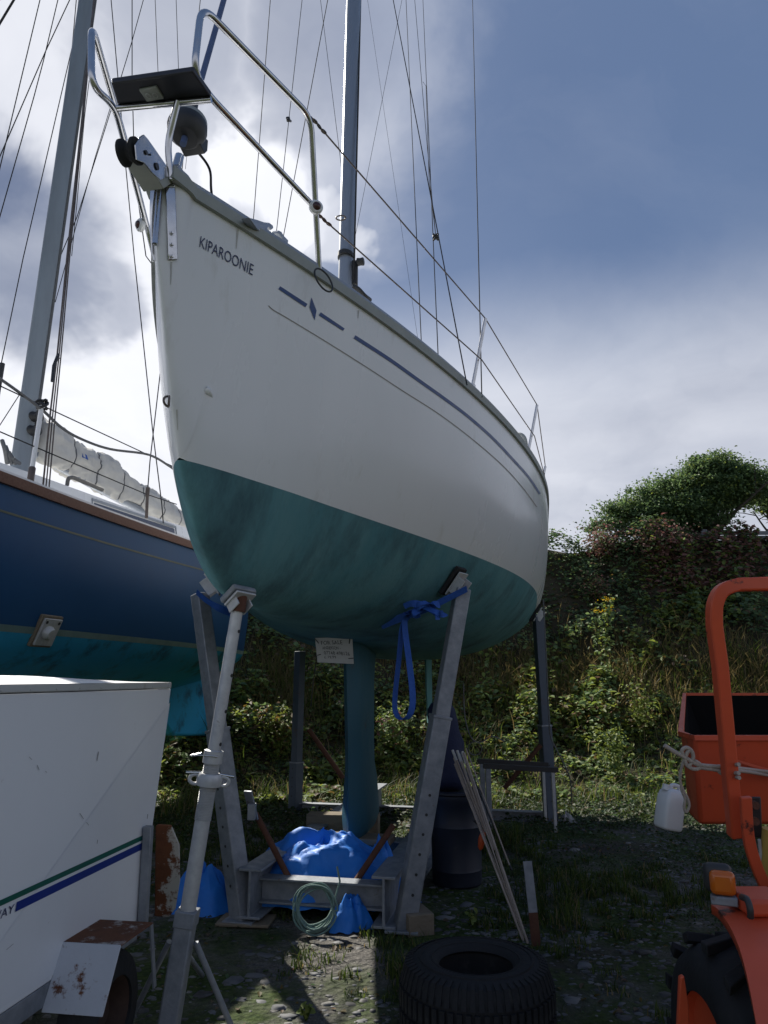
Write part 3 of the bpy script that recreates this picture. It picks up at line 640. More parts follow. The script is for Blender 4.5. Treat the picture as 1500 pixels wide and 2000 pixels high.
# ------------------------------------------------------------------ for-sale sign on the keel
M['board'] = material('white_sign_board', (.50, .51, .50), .55, c2=(.42, .43, .42), scale=7)
sd_ = depth_of(BG(3.0, 0, 1.75))
sgq = [DP(615, 1246, sd_), DP(688, 1243.5, sd_), DP(691, 1297, sd_), DP(620, 1294, sd_)]
sign = thing('for_sale_sign', 'white hand-lettered FOR SALE board tied at the top of the keel', 'sign', (sgq[2] + sgq[3]) / 2)
nn = (sgq[1] - sgq[0]).cross(sgq[3] - sgq[0]).normalized(); nn = nn if nn.dot(EYE - sgq[0]) > 0 else -nn
rq = fillet(sgq + [sgq[0]], .012, 3)[1:]
m_ = MB(); m_.prism(sgq, -nn * .006); m_.build('board', M['board'], sign, bevel=.003)
def sgp(a, b): return lerp(lerp(sgq[0], sgq[1], a), lerp(sgq[3], sgq[2], a), b) + nn * .0015
M['pen'] = material('black_marker', (.02, .022, .03), .7)
for txt, x0, x1, y0, y1, dr in (('FOR SALE', .15, .72, .13, .28, -.01), ('ANDERSON -', .17, .66, .34, .46, .01), ('07748 498126', .2, .9, .53, .66, .03), ('£ 19,99', .2, .52, .71, .83, .0)):
    text_on('lettering', txt, [(x0, y0, 0), (x1, y0 + dr, 0), (x1 + .01, y1 + dr, 0), (x0 + .01, y1, 0)], lambda p: sgp(p.x + .004 * math.sin(p.y * 90), p.y + .008 * math.sin(p.x * 37)), M['pen'], sign)
for a, b, c, d in ((.0, .02, .09, .22), (.93, .0, .91, .25), (.02, .70, .12, .66), (.86, .80, 1.0, .78)):
    m_ = MB(); m_.tube([sgp(a, b) + nn * .003, sgp(c, d) + nn * .003], .0035, 6); m_.build('tie', M['black'], sign, smooth=60)
m_ = MB(); m_.tube([sgp(.0, .72), DP(612, 1330, sd_), DP(607, 1380, sd_)], .0035, 6); m_.build('tie_cord', M['black'], sign, smooth=60)

# ------------------------------------------------------------------ galvanised prop at the forefoot
P0, (P1, pn) = G(322, 2052), HH(468, 1148, 0)
P1 = P1 + Vector((0, 0, -.05)); ax = (P1 - P0).normalized(); LN = (P1 - P0).length
def pv(v):
    """distance along the prop at picture height v"""
    lo, hi = 0., LN
    for _ in range(40):
        mid = (lo + hi) / 2; p = P0 + ax * mid; d = p - EYE; vv = 1000 - FPX * d.dot(UPV) / d.dot(FWD)
        if vv > v: lo = mid
        else: hi = mid
    return lo
prop = thing('adjustable_prop', 'pale galvanised screw prop on a tripod base holding the forefoot', 'boat stand', P0)
q = lambda v: P0 + ax * pv(v)
sideP = ax.cross(px_ray(400, 1500)).normalized(); frontP = sideP.cross(ax).normalized()
if frontP.dot(EYE - P0) < 0: frontP = -frontP
m_ = MB(); m_.sweep([P0, q(1782)], sq(.08), up=(frontP + sideP * .25).normalized()); bs = m_.build('base_post', M['galv'], prop, bevel=.008)
m_ = MB(); m_.tube([q(1795), q(1600)], .0335, 20); m_.build('lower_tube', M['galv_pale'], prop, smooth=60)
m_ = MB(); a0, a1 = pv(1602), pv(1478); pf = []
nth = 40
for k in range(nth):
    h = a0 + (a1 - a0) * k / nth; e = (a1 - a0) / nth; pf += [(.0315, h), (.036, h + e * .35), (.036, h + e * .6), (.0315, h + e * .95)]
m_.lathe(P0, ax, pf, 24); m_.build('screw_thread', M['galv_pale'], prop, smooth=40)
m_ = MB(); m_.tube([q(1500), P0 + ax * (LN - .02)], .0275, 20); up_t = m_.build('upper_tube', M['galv_pale'], prop, smooth=60)
for v in (1232, 1318, 1388, 1452):
    p = q(v) + (sideP * .92 + frontP * .4).normalized() * -.0 + (frontP * .55 + sideP * (.84 if sideP.x > 0 else -.84)).normalized() * .0270
    m_ = MB(); m_.lathe(p, (p - q(v)).normalized(), [(0, .0015), (.0085, .0015), (.0085, -.003)], 12); m_.build('pin_hole', M['black'], up_t)
m_ = MB(); m_.lathe(P0, ax, [(.031, pv(1490)), (.043, pv(1490)), (.043, pv(1466)), (.031, pv(1464))], 24); m_.build('collar', M['galv_pale'], prop, smooth=40)
m_ = MB(); m_.tube(bez([q(1474) + frontP * .045 + sideP * -.02, q(1474) + frontP * .05 + sideP * .05, q(1478) + sideP * .10 + frontP * .03, q(1470) + sideP * .05 + frontP * .045], 6), .0035, 6); m_.build('locking_pin', M['steel'], prop, smooth=60)
m_ = MB(); m_.lathe(P0, ax, [(.038, pv(1535)), (.054, pv(1534)), (.056, pv(1526)), (.056, pv(1516)), (.048, pv(1510)), (.038, pv(1510))], 24); nut = m_.build('adjusting_nut', M['galv_pale'], prop, smooth=40)
for s in (1, -1):
    m_ = MB(); c = q(1524) + sideP * s * .062; m_.tube([c + sideP * .024 * math.cos(a) + ax * .02 * math.sin(a) for a in np.linspace(0, 6.28, 15)[:-1]], .008, 8, closed=True); m_.build('nut_eye', M['galv_pale'], nut, smooth=60)
    m_ = MB(); m_.tube([q(1511) + sideP * s * .04, q(1513) + sideP * s * .105], .007, 8); m_.build('handle', M['steel'], nut, smooth=60)
tl = pv(1800)
for i, (dx, u, v) in enumerate(((1, 455, 2012), (-1, 245, 2012), (0, 395, 1905))):
    a = P0 + ax * (pv(1840) if i < 2 else pv(1850)) + sideP * .055 * dx * (1 if sideP.x > 0 else -1); b = G(u, v, .02)
    m_ = MB(); m_.tube([a + (P0 + ax * LN - P0).normalized() * .0, a.lerp(b, .04), b], .0125, 10); m_.build('tripod_leg', M['galv'], prop, smooth=60)
m_ = MB(); m_.sweep([q(1808), q(1776)], sq(.088), up=(frontP + sideP * .25).normalized()); m_.build('base_collar', M['galv'], prop, bevel=.004)
c, n = contact(P1)
t_ = (ax - n * ax.dot(n)).normalized(); s_ = n.cross(t_); Mx = Matrix((s_, t_, n)).transposed()
m_ = MB(); m_.box(c + n * .022, (.14, .11, .03), Mx); pd = m_.build('pad', M['galv'], prop, bevel=.008)
m_ = MB(); m_.box(c + n * .048, (.12, .10, .012), Mx); m_.box(P0 + ax * (LN - .02) + s_ * .042, (.008, .07, .08), Mx); m_.box(P0 + ax * (LN - .02) - s_ * .042, (.008, .07, .08), Mx); m_.build('pad_bracket', M['galv_pale'], pd, bevel=.003)
m_ = MB(); m_.tube([P0 + ax * (LN - .06), P0 + ax * (LN + .015)], .038, 14); m_.build('head_socket', M['rust'], prop, smooth=60)

# ------------------------------------------------------------------ the navy yacht beyond the trailer
PS2 = .239; D2 = Vector((math.sin(PS2), math.cos(PS2), 0)); A2 = Vector((math.cos(PS2), -math.sin(PS2), 0)); O2 = Vector((-2.74, 5.0, 0))
def NW(X, Y, Z): return O2 + D2 * X + A2 * Y + Vector((0, 0, Z))
def NP(u, v, Y):
    d = px_ray(u, v); o = O2 + A2 * Y; return EYE + d * ((o - EYE).dot(A2) / d.dot(A2))
def nl(p):
    d = Vector(p) - O2; return d.dot(D2), d.dot(A2), p[2]
zs0, zs1 = nl(NP(0, 940, 0))[2], nl(NP(375, 1068, 0))[2]; X1 = nl(NP(375, 1068, 0))[0]
zb0, zb1 = nl(NP(0, 1233, -.12))[2], nl(NP(383, 1265, -.12))[2]
def sheer2(X): return zs0 + (zs1 - zs0) * X / X1 + .018 * (X - X1 * .5) ** 2 * .6
def boot2(X): return zb0 + (zb1 - zb0) * X / X1
def half2(X):
    t = (X - .8) / (5.2 if X > .8 else 4.6); return 1.32 * max(0., 1 - min(1., abs(t)) ** 2.6 * (.55 if X > .8 else 1.))
CL2 = -1.32
M['navy'] = material('navy_gloss_topsides', (.013, .062, .16), .45, c2=(.018, .075, .185), scale=2, contrast=.6, coat=.0, rvar=.05, spec=.22)
M['paleblue'] = material('turquoise_antifouling', (.03, .36, .66), .6, c2=(.04, .42, .70), scale=3, contrast=.7, bump=.15, c3=(.02, .09, .16), s3=2.4, t3=.6)
M['boot'] = material('pale_boot_top', (.19, .28, .27), .5, c2=(.13, .21, .21), scale=6)
M['teak'] = material('worn_teak_rail', (.16, .065, .035), .6, c2=(.095, .042, .026), scale=9, stretch=(6, 6, 6), contrast=.7, bump=.2)
M['sail'] = material('furled_white_sail', (.60, .59, .55), .8, c2=(.48, .47, .44), scale=6, bump=.3, bscale=25)
M['sealine'] = material('grey_braid', (.16, .165, .17), .8, c2=(.11, .115, .12), scale=40)
y2 = thing('navy_yacht', 'navy blue sailing yacht with teak rail and furled white sail behind the trailer', 'yacht', NW(1.5, CL2, .3))
Xs = list(np.linspace(-3.75, 5.6, 44)); secs = {'top': [], 'boot': [], 'bot': []}
for X in Xs:
    h = max(half2(X), .03); zs, zb = sheer2(X), boot2(X); lim = min(1., h / 1.32)
    def ring(pr, s): return [NW(X, CL2 + s * h * a, z) for a, z in pr]
    zk = zb - .62 * lim - .05
    top = [(1.0, zs), (1.0, zs - (zs - zb) * .35), (.985, zs - (zs - zb) * .65), (.93, zb + .05)]
    bo = [(.932, zb + .05), (.915, zb)]
    bt = [(.914, zb), (.84, zb - .14 * lim), (.68, zb - .28 * lim), (.45, zb - .42 * lim), (.2, zb - .54 * lim), (.0, zk)]
    secs['top'].append((ring(top, 1), ring(top, -1))); secs['boot'].append((ring(bo, 1), ring(bo, -1))); secs['bot'].append((ring(bt, 1), ring(bt, -1)))
for k, nm, mt in (('top', 'topsides', 'navy'), ('boot', 'boot_top', 'boot'), ('bot', 'bottom', 'paleblue')):
    m_ = MB()
    for s in (0, 1): m_.grid([r[s] for r in secs[k]])
    m_.add(secs[k][-1][0] + secs[k][-1][1][::-1], [tuple(range(2 * len(secs[k][-1][0])))])
    m_.build(nm, M[mt], y2, smooth=50)
m_ = MB(); m_.grid([[NW(X, CL2 + max(half2(X), .03) * w, sheer2(X) + .03 + .04 * (1 - w * w)) for w in np.linspace(-.99, .99, 7)] for X in Xs]); m_.build('deck', M['gel'], y2, smooth=60)
for s in (1, -1):
    m_ = MB(); m_.sweep([NW(X, CL2 + s * (max(half2(X), .03) + .012), sheer2(X) + .012) for X in Xs], [(-.02, -.04), (.02, -.04), (.024, .0), (.02, .038), (-.02, .038)], up=ZUP); m_.build('teak_rail', M['teak'], y2, smooth=40)
    m_ = MB(); m_.sweep([NW(X, CL2 + s * (max(half2(X), .03) - .035), sheer2(X) + .055) for X in Xs], [(-.02, -.05), (.02, -.05), (.016, .03), (-.016, .03)], up=ZUP); m_.build('toe_rail', M['gel'], y2, smooth=40)
m_ = MB(); m_.grid([[NW(X, CL2 + max(half2(X), .03) * 1.0 + .004, sheer2(X) - dz) for dz in (.215, .232)] for X in Xs]); m_.build('cove_line', material('dull_gold_line', (.085, .10, .07), .5), y2, smooth=60)
# coachroof, windows
cs = []
for X, w, h in ((-1.9, .30, .05), (-1.6, .5, .22), (-.5, .72, .30), (1.0, .82, .34), (2.6, .82, .34), (3.6, .8, .34), (3.65, .8, .05)):
    z = sheer2(X) + .04; cs.append([NW(X, CL2 + a, z + b) for a, b in ((w + .05, 0), (w, h * .88), (w * .86, h), (0, h + .05), (-w * .86, h), (-w, h * .88), (-w - .05, 0))])
m_ = MB(); m_.grid(cs); n = len(m_.v); m_.f += [tuple(range(6, -1, -1)), tuple(range(n - 7, n))]; m_.build('coachroof', M['gel'], y2, smooth=35)
M['glass2'] = material('dark_cabin_window', (.02, .032, .07), .08, c2=(.03, .045, .085), scale=3, spec=.6)
wa, wb = nl(NP(186, 985, CL2 + .85))[0], nl(NP(345, 1040, CL2 + .85))[0]
def wq(X, f, o): return NW(X, CL2 + .82 + .05 * (1 - f) + o, sheer2(X) + .04 + .30 * f)
for (xa, xb) in ((wa, wa + (wb - wa) * .98),):
    m_ = MB(); m_.add([wq(xa, .3, .004), wq(xb, .3, .004), wq(xb, .78, .004), wq(xa, .78, .004)], [(0, 1, 2, 3)]); wn = m_.build('cabin_window', M['glass2'], y2)
    m_ = MB(); m_.sweep([wq(xa - .03, .24, .006), wq(xb + .03, .24, .006), wq(xb + .03, .86, .006), wq(xa - .03, .86, .006)], [(-.012, -.006), (.012, -.006), (.012, .006), (-.012, .006)], up=A2, closed=True); m_.build('window_frame', M['alu'], wn)
m_ = MB(); hr = [NP(u, v, CL2 + .55) for u, v in ((131, 948), (133, 934), (142, 932), (170, 944), (200, 957))]; m_.tube(fillet(hr, .05), .02, 8); m_.build('hand_rail', material('grey_teak', (.2, .19, .17), .8), y2, smooth=60)
# mast, boom and bundled sail
b2, t2 = NP(38, 920, CL2), NP(170, 0, CL2); d2 = (t2 - b2).normalized()
m_ = MB(); m_.sweep([b2 - d2 * .35, b2, t2 + d2 * 4], [(.075 * math.cos(a), .105 * math.sin(a)) for a in np.linspace(0, 6.283, 21)[:-1]], up=D2); mast2 = m_.build('mast', material('dull_alloy_mast', (.27, .31, .34), .5, .3, c2=(.21, .24, .27), scale=5, stretch=(1, 1, .2)), y2, smooth=60)
m_ = MB(); m_.sweep([b2 + D2 * .11 + d2 * .3, t2 + D2 * .11 + d2 * 4], sq(.03), up=D2); m_.build('sail_track', M['alu'], mast2)
m_ = MB()
for v, o in ((842, .16), (815, .2)): m_.lathe(NP(38 + (920 - v) * .145, v, CL2) + A2 * .06, A2, [(0, 0), (.06, 0), (.045, .04), (.06, .09), (0, .09)], 14)
m_.build('halyard_winch', M['black'], mast2, smooth=40)
m_ = MB(); q_ = NP(22, 818, CL2); m_.tube([q_ - D2 * .2 + ZUP * .5, q_ - D2 * .22, q_ - D2 * .2 - ZUP * .1], .025, 8); m_.lathe(q_ - D2 * .25 - A2 * .05, A2, [(0, 0), (.05, 0), (.05, .05), (0, .05)], 12); m_.build('mast_block', M['black'], mast2, smooth=50)
for f_, nm in ((.72, 'reef_line'), (.5, 'halyard'), (.2, 'halyard')):
    o = A2 * (.08 - .05 * f_) + D2 * (.1 * f_ + .03); m_ = MB(); m_.tube([b2 + d2 * .25 + o, t2 + o + d2 * 2], .007, 6); m_.build(nm, M['sealine'], mast2, smooth=60)
B0, B1 = NP(70, 862, CL2), NP(345, 1020, CL2); bx = (B1 - B0).normalized(); LB = (B1 - B0).length
m_ = MB(); m_.tube([B0 - ZUP * .12, B1 + bx * .6 - ZUP * .1], .055, 12); boom = m_.build('boom', M['alu'], y2, smooth=60)
rows = []; nS, nR = 150, 44
for i in range(nS + 1):
    f_ = i / nS; c_ = B0 + bx * (LB * 1.15 * f_) + ZUP * (.06 - .03 * f_); R0 = .235 * (1 - .38 * f_) * (1 + .08 * math.sin(f_ * 19)); tie = max(0, math.cos(f_ * 2 * math.pi * 7)) ** 14
    r_ = []
    for j in range(nR):
        a = 2 * math.pi * j / nR; nz = mnoise.noise(Vector((f_ * 7, math.cos(a) * 1.3, math.sin(a) * 1.3 + 5))) * .30 + mnoise.noise(Vector((f_ * 22, math.cos(a) * 3, math.sin(a) * 3))) * .16 + abs(mnoise.noise(Vector((f_ * 30, math.cos(a) * 4 + 3, math.sin(a) * 6)))) * .16 + mnoise.noise(Vector((f_ * 60, math.cos(a) * 9, math.sin(a) * 9))) * .05
        R = R0 * (1 + nz) * (1 - .18 * tie); r_.append(c_ + A2 * math.cos(a) * R * .62 + ZUP * (math.sin(a) * R * 1.0 + .0))
    rows.append(r_)
m_ = MB(); m_.grid(rows, closed=True); n = len(m_.v); m_.f += [tuple(range(nR)), tuple(range(n - nR, n))]; fs = m_.build('furled_sail', M['sail'], y2, smooth=70)
for k in range(1, 8):
    i = int(nS * k / 7); 
    if i >= nS: break
    m_ = MB(); cc = sum(rows[i], Vector()) / nR; m_.tube([cc + (p - cc) * 1.06 for p in rows[i]], .008, 6, closed=True); m_.build('sail_tie', M['sealine'], fs, smooth=60)
pb = [NP(160, 884, CL2 + .12), NP(168, 889, CL2 + .12), NP(171, 898, CL2 + .14), NP(160, 893, CL2 + .15)]
m_ = MB(); m_.prism(pb, A2 * .01); m_.build('blue_sail_patch', M['strap'], fs)
# keel
m_ = MB(); kq = [NP(u, v, CL2) for u, v in ((250, 1300), (420, 1300), (420, 1437), (330, 1437))]; m_.prism([p - A2 * .07 for p in kq], A2 * .14); m_.build('skeg', M['paleblue'], y2, bevel=.03)
kz = [NW(-1.0, CL2, boot2(-1) - .5), NW(1.0, CL2, boot2(1) - .5), NW(1.1, CL2, .25), NW(-.5, CL2, .25)]
m_ = MB(); m_.prism([p - A2 * .1 for p in kz], A2 * .2); m_.build('keel', M['paleblue'], y2, bevel=.05)
# stanchions, lifelines and rig of the navy yacht
def w2(name, pts, r=.005, mat='wire', n=6): m_ = MB(); m_.tube(pts, r, n); return m_.build(name, M[mat], y2, smooth=60)
sp = -.06
sa, sb = NP(58, 945, sp), NP(82, 790, sp); st2 = w2('stanchion', [sa, sb], .018, 'gel', 12)
m_ = MB(); m_.lathe(sa - ZUP * .03, sb - sa, [(0, 0), (.05, 0), (.05, .02), (.026, .04), (.026, .16), (.018, .17)], 14); m_.build('base_socket', M['steel_brown'], st2, smooth=40)
m_ = MB(); m_.tube([sb + Vector((.04 * math.sin(t * 2.1), .02 * math.cos(t * 3), .035 * math.sin(t * 1.7))) for t in np.linspace(0, 14, 60)], .009, 6); m_.build('rope_lashing', M['black'], st2, smooth=60)
shr = [NP(84, 948, sp), NP(99, 800, sp - .06), NP(112, 690, sp - .12), NP(131, 500, sp - .22), NP(160, 230, sp - .4), NP(183, 0, sp - .55)]
for k in range(3): w2('shroud', [p + D2 * .035 * k * (1 - i / 6) for i, p in enumerate(shr)] + [shr[-1] + (shr[-1] - shr[-2])], .008 if k == 0 else .006, 'steel_brown')
m_ = MB(); m_.tube([NP(102, 745, sp - .08), NP(105, 715, sp - .1), NP(114, 692, sp - .1), NP(114, 700, sp - .1)], .014, 8); m_.build('shroud_grip', M['black'], y2, smooth=60)
s2a = NP(286, 1012, sp); s2 = [s2a, NP(288, 962, sp), NP(293, 900, sp), NP(311, 745, sp - .2), NP(318, 680, sp - .25)]
w2('shroud', s2 + [s2[-1] + (s2[-1] - s2[-2]) * 40], .006)
m_ = MB(); m_.tube([s2[0], s2[1]], .016, 8); m_.tube([s2[1] - ZUP * .04, s2[1] + ZUP * .05], .021, 8); m_.build('rigging_screw', M['steel_brown'], y2, smooth=50)
w2('shroud', [NP(319, 1022, sp), NP(316, 985, sp), NP(298, 840, sp - .2), NP(262, 500, sp - .6), NP(246, 330, sp - .8), NP(217, 0, sp - 1.15)], .006)
w2('lifeline', bez([NP(-40, 720, sp), NP(0, 740, sp), NP(78, 797, sp), NP(120, 835, sp), NP(160, 858, sp), NP(215, 877, sp), NP(290, 888, sp), NP(330, 910, sp), NP(350, 925, sp)], 6), .012, 'sealine', 8)
w2('lifeline', [NP(-40, 735, sp), NP(78, 790, sp), NP(280, 884, sp), NP(340, 912, sp)], .005)
w2('lifeline', [NP(-40, 826, sp), NP(62, 870, sp), NP(285, 965, sp), NP(345, 985, sp)], .005)
w2('deck_line', [NP(-20, 912, sp - .1), NP(50, 940, sp - .1)], .008, 'sealine')
for (pts, r) in (([(27, 0), (0, 45), (-30, 95)], .012), ([(78, 0), (0, 327)], .006), ([(113, 0), (85, 118), (66, 190), (0, 422)], .006), ([(136, 0), (90, 98), (0, 305)], .006),
                 ([(149, 0), (141, 92), (45, 505), (0, 722)], .006), ([(154, 0), (132, 190)], .006), ([(280, 0), (258, 80), (220, 205), (190, 300), (150, 425), (118, 500)], .006),
                 ([(217, 205), (185, 310), (160, 400), (108, 590)], .005), ([(258, 0), (258, 150), (261, 270)], .007), ([(303, 0), (309, 150)], .005), ([(344, 0), (349, 145), (351, 215)], .005),
                 ([(182, 95), (165, 230), (150, 400), (140, 500)], .005), ([(50, 735), (45, 760), (0, 830)], .005), ([(267, 372), (285, 500), (300, 520)], .008), ([(395, 40), (362, 330)], .004), ([(355, 300), (350, 360)], .004)):
    P = [NP(u, v, CL2 - .3) for u, v in pts]
    if pts[0][1] == 0: P = [P[0] + (P[0] - P[1]).normalized() * 3] + P
    if pts[-1][0] <= 0: P = P + [P[-1] + (P[-1] - P[-2]).normalized() * 1.6]
    w2('rigging_wire', P, r)
m_ = MB()
for k in range(4): m_.tube(bez([NP(4 + 7 * k, 860 + 12 * k, CL2 + .2), NP(10 + 6 * k, 880 + 6 * k, CL2 + .25), NP(14 + 8 * k, 905, CL2 + .2)], 5), .02, 6)
m_.build('deck_gear', M['sealine'], y2, smooth=50)
# the prop against its side
pt_ = NP(88, 1232, -.10); pb_ = G(-40, 1560)
prop2 = thing('boat_prop', 'old grey steel prop with a square plate against the navy hull', 'boat stand', pb_)
u_ = (pt_ - pb_).normalized(); m_ = MB(); m_.tube([pb_, pt_ - u_ * .16], .06, 14); m_.build('tube', M['galv'], prop2, smooth=60)
n2 = (A2 * .92 - ZUP * .38).normalized(); t_ = D2; s_ = n2.cross(t_)
m_ = MB(); m_.box(pt_ + n2 * .03, (.2, .22, .02), Matrix((t_, s_, n2)).transposed()); pl = m_.build('pad_plate', M['galv_pale'], prop2, bevel=.004)
m_ = MB(); m_.box(pt_ + n2 * .005, (.24, .26, .03), Matrix((t_, s_, n2)).transposed()); m_.build('pad', M['wood'], prop2, bevel=.006)
m_ = MB(); m_.lathe(pt_ + n2 * .04 + t_ * -.02 - s_ * 0, n2, [(0, .05), (.04, .05), (.055, .02), (.055, 0)], 14); m_.build('swivel', M['galv_pale'], pl, smooth=50)
for a in (-.07, .07): m_ = MB(); m_.lathe(pt_ + n2 * .04 + t_ * a + s_ * .08, n2, [(0, .003), (.013, .003), (.013, 0)], 10); m_.build('bolt_hole', M['black'], pl)

# ------------------------------------------------------------------ white box trailer
PT = math.atan(220 / (FPX * math.cos(PITCH) + 322 * math.sin(PITCH))); DT = Vector((math.sin(PT), math.cos(PT), 0)); AT = Vector((math.cos(PT), -math.sin(PT), 0))
OT = G(270, 1800, .40)
def TP(u, v, o=0.):
    d = px_ray(u, v); p = OT + AT * o; return EYE + d * ((p - EYE).dot(AT) / d.dot(AT))
M['trailer'] = material('white_trailer_panel', (.77, .79, .82), .45, c2=(.71, .73, .76), scale=1.6, contrast=.7, c3=(.36, .35, .35), s3=9, t3=.74, w3=.05, rvar=.1)
M['trim'] = material('pale_alloy_trim', (.50, .51, .51), .45, c2=(.42, .43, .42), scale=7, c3=(.28, .25, .2), s3=6, t3=.68)
def rusted(name, paint, lo, hi, axis=None, k=0.):
    """paint eaten by rust: patch edge moved by noise, more toward one end of the object along axis"""
    m = material(name, paint, .55, c2=tuple(x * .86 for x in paint), scale=5, bump=.15, bscale=40); nt = m.node_tree; N = nt.nodes.new; L = nt.links.new; b = nt.nodes['Principled BSDF']
    old = b.inputs['Base Color'].links[0].from_socket; tc = [n for n in nt.nodes if n.type == 'TEX_COORD'][0]
    n = N('ShaderNodeTexNoise'); n.inputs['Scale'].default_value = 9; n.inputs['Detail'].default_value = 10; n.inputs['Roughness'].default_value = .7; L(tc.outputs['Object'], n.inputs['Vector'])
    src = n.outputs['Fac']
    if axis is not None:
        dt = N('ShaderNodeVectorMath'); dt.operation = 'DOT_PRODUCT'; L(tc.outputs['Object'], dt.inputs[0]); dt.inputs[1].default_value = axis
        ma = N('ShaderNodeMath'); ma.operation = 'MULTIPLY_ADD'; L(dt.outputs['Value'], ma.inputs[0]); ma.inputs[1].default_value = k; L(src, ma.inputs[2]); src = ma.outputs[0]
    mr = N('ShaderNodeMapRange'); mr.inputs[1].default_value = lo; mr.inputs[2].default_value = hi; L(src, mr.inputs[0])
    n2 = N('ShaderNodeTexNoise'); n2.inputs['Scale'].default_value = 22; n2.inputs['Detail'].default_value = 8; L(tc.outputs['Object'], n2.inputs['Vector'])
    rc = N('ShaderNodeMix'); rc.data_type = 'RGBA'; L(n2.outputs['Fac'], rc.inputs[0]); rc.inputs[6].default_value = (.19, .068, .027, 1); rc.inputs[7].default_value = (.06, .022, .013, 1)
    mx = N('ShaderNodeMix'); mx.data_type = 'RGBA'; L(mr.outputs[0], mx.inputs[0]); L(old, mx.inputs[6]); L(rc.outputs[2], mx.inputs[7]); L(mx.outputs[2], b.inputs['Base Color'])
    rr = N('ShaderNodeMapRange'); L(mr.outputs[0], rr.inputs[0]); rr.inputs[3].default_value = .45; rr.inputs[4].default_value = .9; L(rr.outputs[0], b.inputs['Roughness'])
    return m
trl = thing('box_trailer', 'white box trailer with green and blue stripes and a rusty mudguard', 'trailer', OT - DT * .8 - AT * .6 - Vector((0, 0, .40)))
Wd = 1.25
e0, e1 = TP(270, 1800), TP(334.5, 1345); f0, f1 = e0 - DT * 2.3, e1 - DT * 2.35
m_ = MB(); m_.hexa([f0 - AT * Wd, f0, e0, e0 - AT * Wd], [f1 - AT * Wd, f1, e1, e1 - AT * Wd]); m_.build('box_body', M['trailer'], trl, bevel=.006)
l0 = TP(335, 1344, .008); hz = TP(335, 1333).z - l0.z
m_ = MB(); m_.hexa([l0 - DT * 2.4 - AT * (Wd + .02), l0 - DT * 2.4, l0, l0 - AT * (Wd + .02)], [p + Vector((0, 0, hz)) for p in (l0 - DT * 2.4 - AT * (Wd + .02), l0 - DT * 2.4, l0, l0 - AT * (Wd + .02))]); lid = m_.build('lid', M['trim'], trl, bevel=.004)
# cambered roof skin
rt = l0 + Vector((0, 0, hz + .001)); rows = []
for i in range(13):
    a = i / 12; rows.append([rt - AT * ((Wd + .02) * a) - DT * x + Vector((0, 0, .034 * math.sin(math.pi * a) * (.0 + 1.0 * min(1, x / .5)))) for x in (.004, .2, .5, 1.2, 2.39)])
m_ = MB(); m_.grid(rows); m_.build('roof_skin', M['trailer'], lid, smooth=60)
m_ = MB(); m_.box(TP(333, 1338, .010) - DT * .012, (.028, .006, hz), Matrix((DT, AT, ZUP)).transposed()); m_.build('corner_cap', M['trim'], lid, bevel=.002)
def decal(name, poly, mat, o=.003): m_ = MB(); m_.add([TP(u, v, o) for u, v in poly], [tuple(range(len(poly)))]); return m_.build(name, mat, trl)
M['green'] = material('green_vinyl', (.006, .115, .085), .4); M['bluev'] = material('blue_vinyl', (.006, .03, .24), .4)
decal('green_stripe', [(-60, 1786), (286, 1628), (286, 1637.5), (-60, 1798)], M['green'])
decal('blue_stripe', [(33, 1762), (286, 1642), (286, 1655), (30, 1781)], M['bluev'])
text_on('lettering', 'WAY', [(-17, 1786, 0), (29.5, 1765, 0), (26, 1781.5, 0), (-20, 1806, 0)], lambda p: TP(p.x, p.y, .003), M['ink'], trl)
M['scuff'] = material('grey_scuff', (.30, .30, .31), .6)
for u, v, dx, dy in ((192, 1468, -3, 18), (56, 1478, 6, 6), (72, 1494, 4, 10), (155, 1588, 8, 12), (168, 1606, 5, 6), (288, 1590, -1, 9), (190, 1640, -1, 8), (12, 1855, 14, -12), (88, 1506, 3, 3)): decal('scuff_mark', [(u, v), (u + 1.4, v), (u + dx + 1.2, v + dy), (u + dx, v + dy)], M['scuff'], .0032)
for k in range(14):
    m_ = MB(); m_.lathe(TP(335, 1340, .0085) - DT * (.05 + .16 * k), AT, [(0, .003), (.004, .002), (.005, 0)], 8); m_.build('rivet', M['trim'], lid)
# darker seam where one panel overlaps the other
m_ = MB(); m_.add([TP(u, v, .0025) for u, v in ((332, 1372), (271.5, 1797), (2, 1969), (-60, 2009), (-60, 1925))], [(0, 1, 4), (1, 2, 4), (2, 3, 4)]); m_.build('overlap_panel', material('slightly_darker_panel', (.72, .74, .77), .45, c2=(.66, .68, .71), scale=2, c3=(.36, .35, .35), s3=9, t3=.74, w3=.05), trl)
m_ = MB(); m_.sweep([TP(290, 1613, .03), TP(279, 1803, .03)], [(-.016, -.02), (.016, -.02), (.016, .02), (-.016, .02)], up=AT); m_.build('corner_post', M['galv'], trl, bevel=.003)
m_ = MB(); m_.sweep([e0 - DT * 2.25 - ZUP * .035 + AT * -.02, e0 - ZUP * .035 - AT * .02], [(-.02, -.04), (.02, -.04), (.02, .034), (-.02, .034)], up=ZUP); m_.build('chassis_rail', M['galv'], trl, bevel=.003)
m_ = MB(); m_.sweep([e0 - DT * .3 - AT * Wd * .5 - ZUP * .05, e0 + DT * 1.15 - AT * Wd * .5 - ZUP * .02], sq(.07), up=ZUP); m_.build('drawbar', M['galv'], trl, bevel=.004)
mg = [TP(195, 1795), TP(122, 1840)]; zg = (mg[0].z + mg[1].z) / 2; ga, gd = Vector((*mg[0].xy, zg)), Vector((*mg[1].xy, zg))
wg = .24; gb, gc = ga + AT * wg, gd + AT * wg
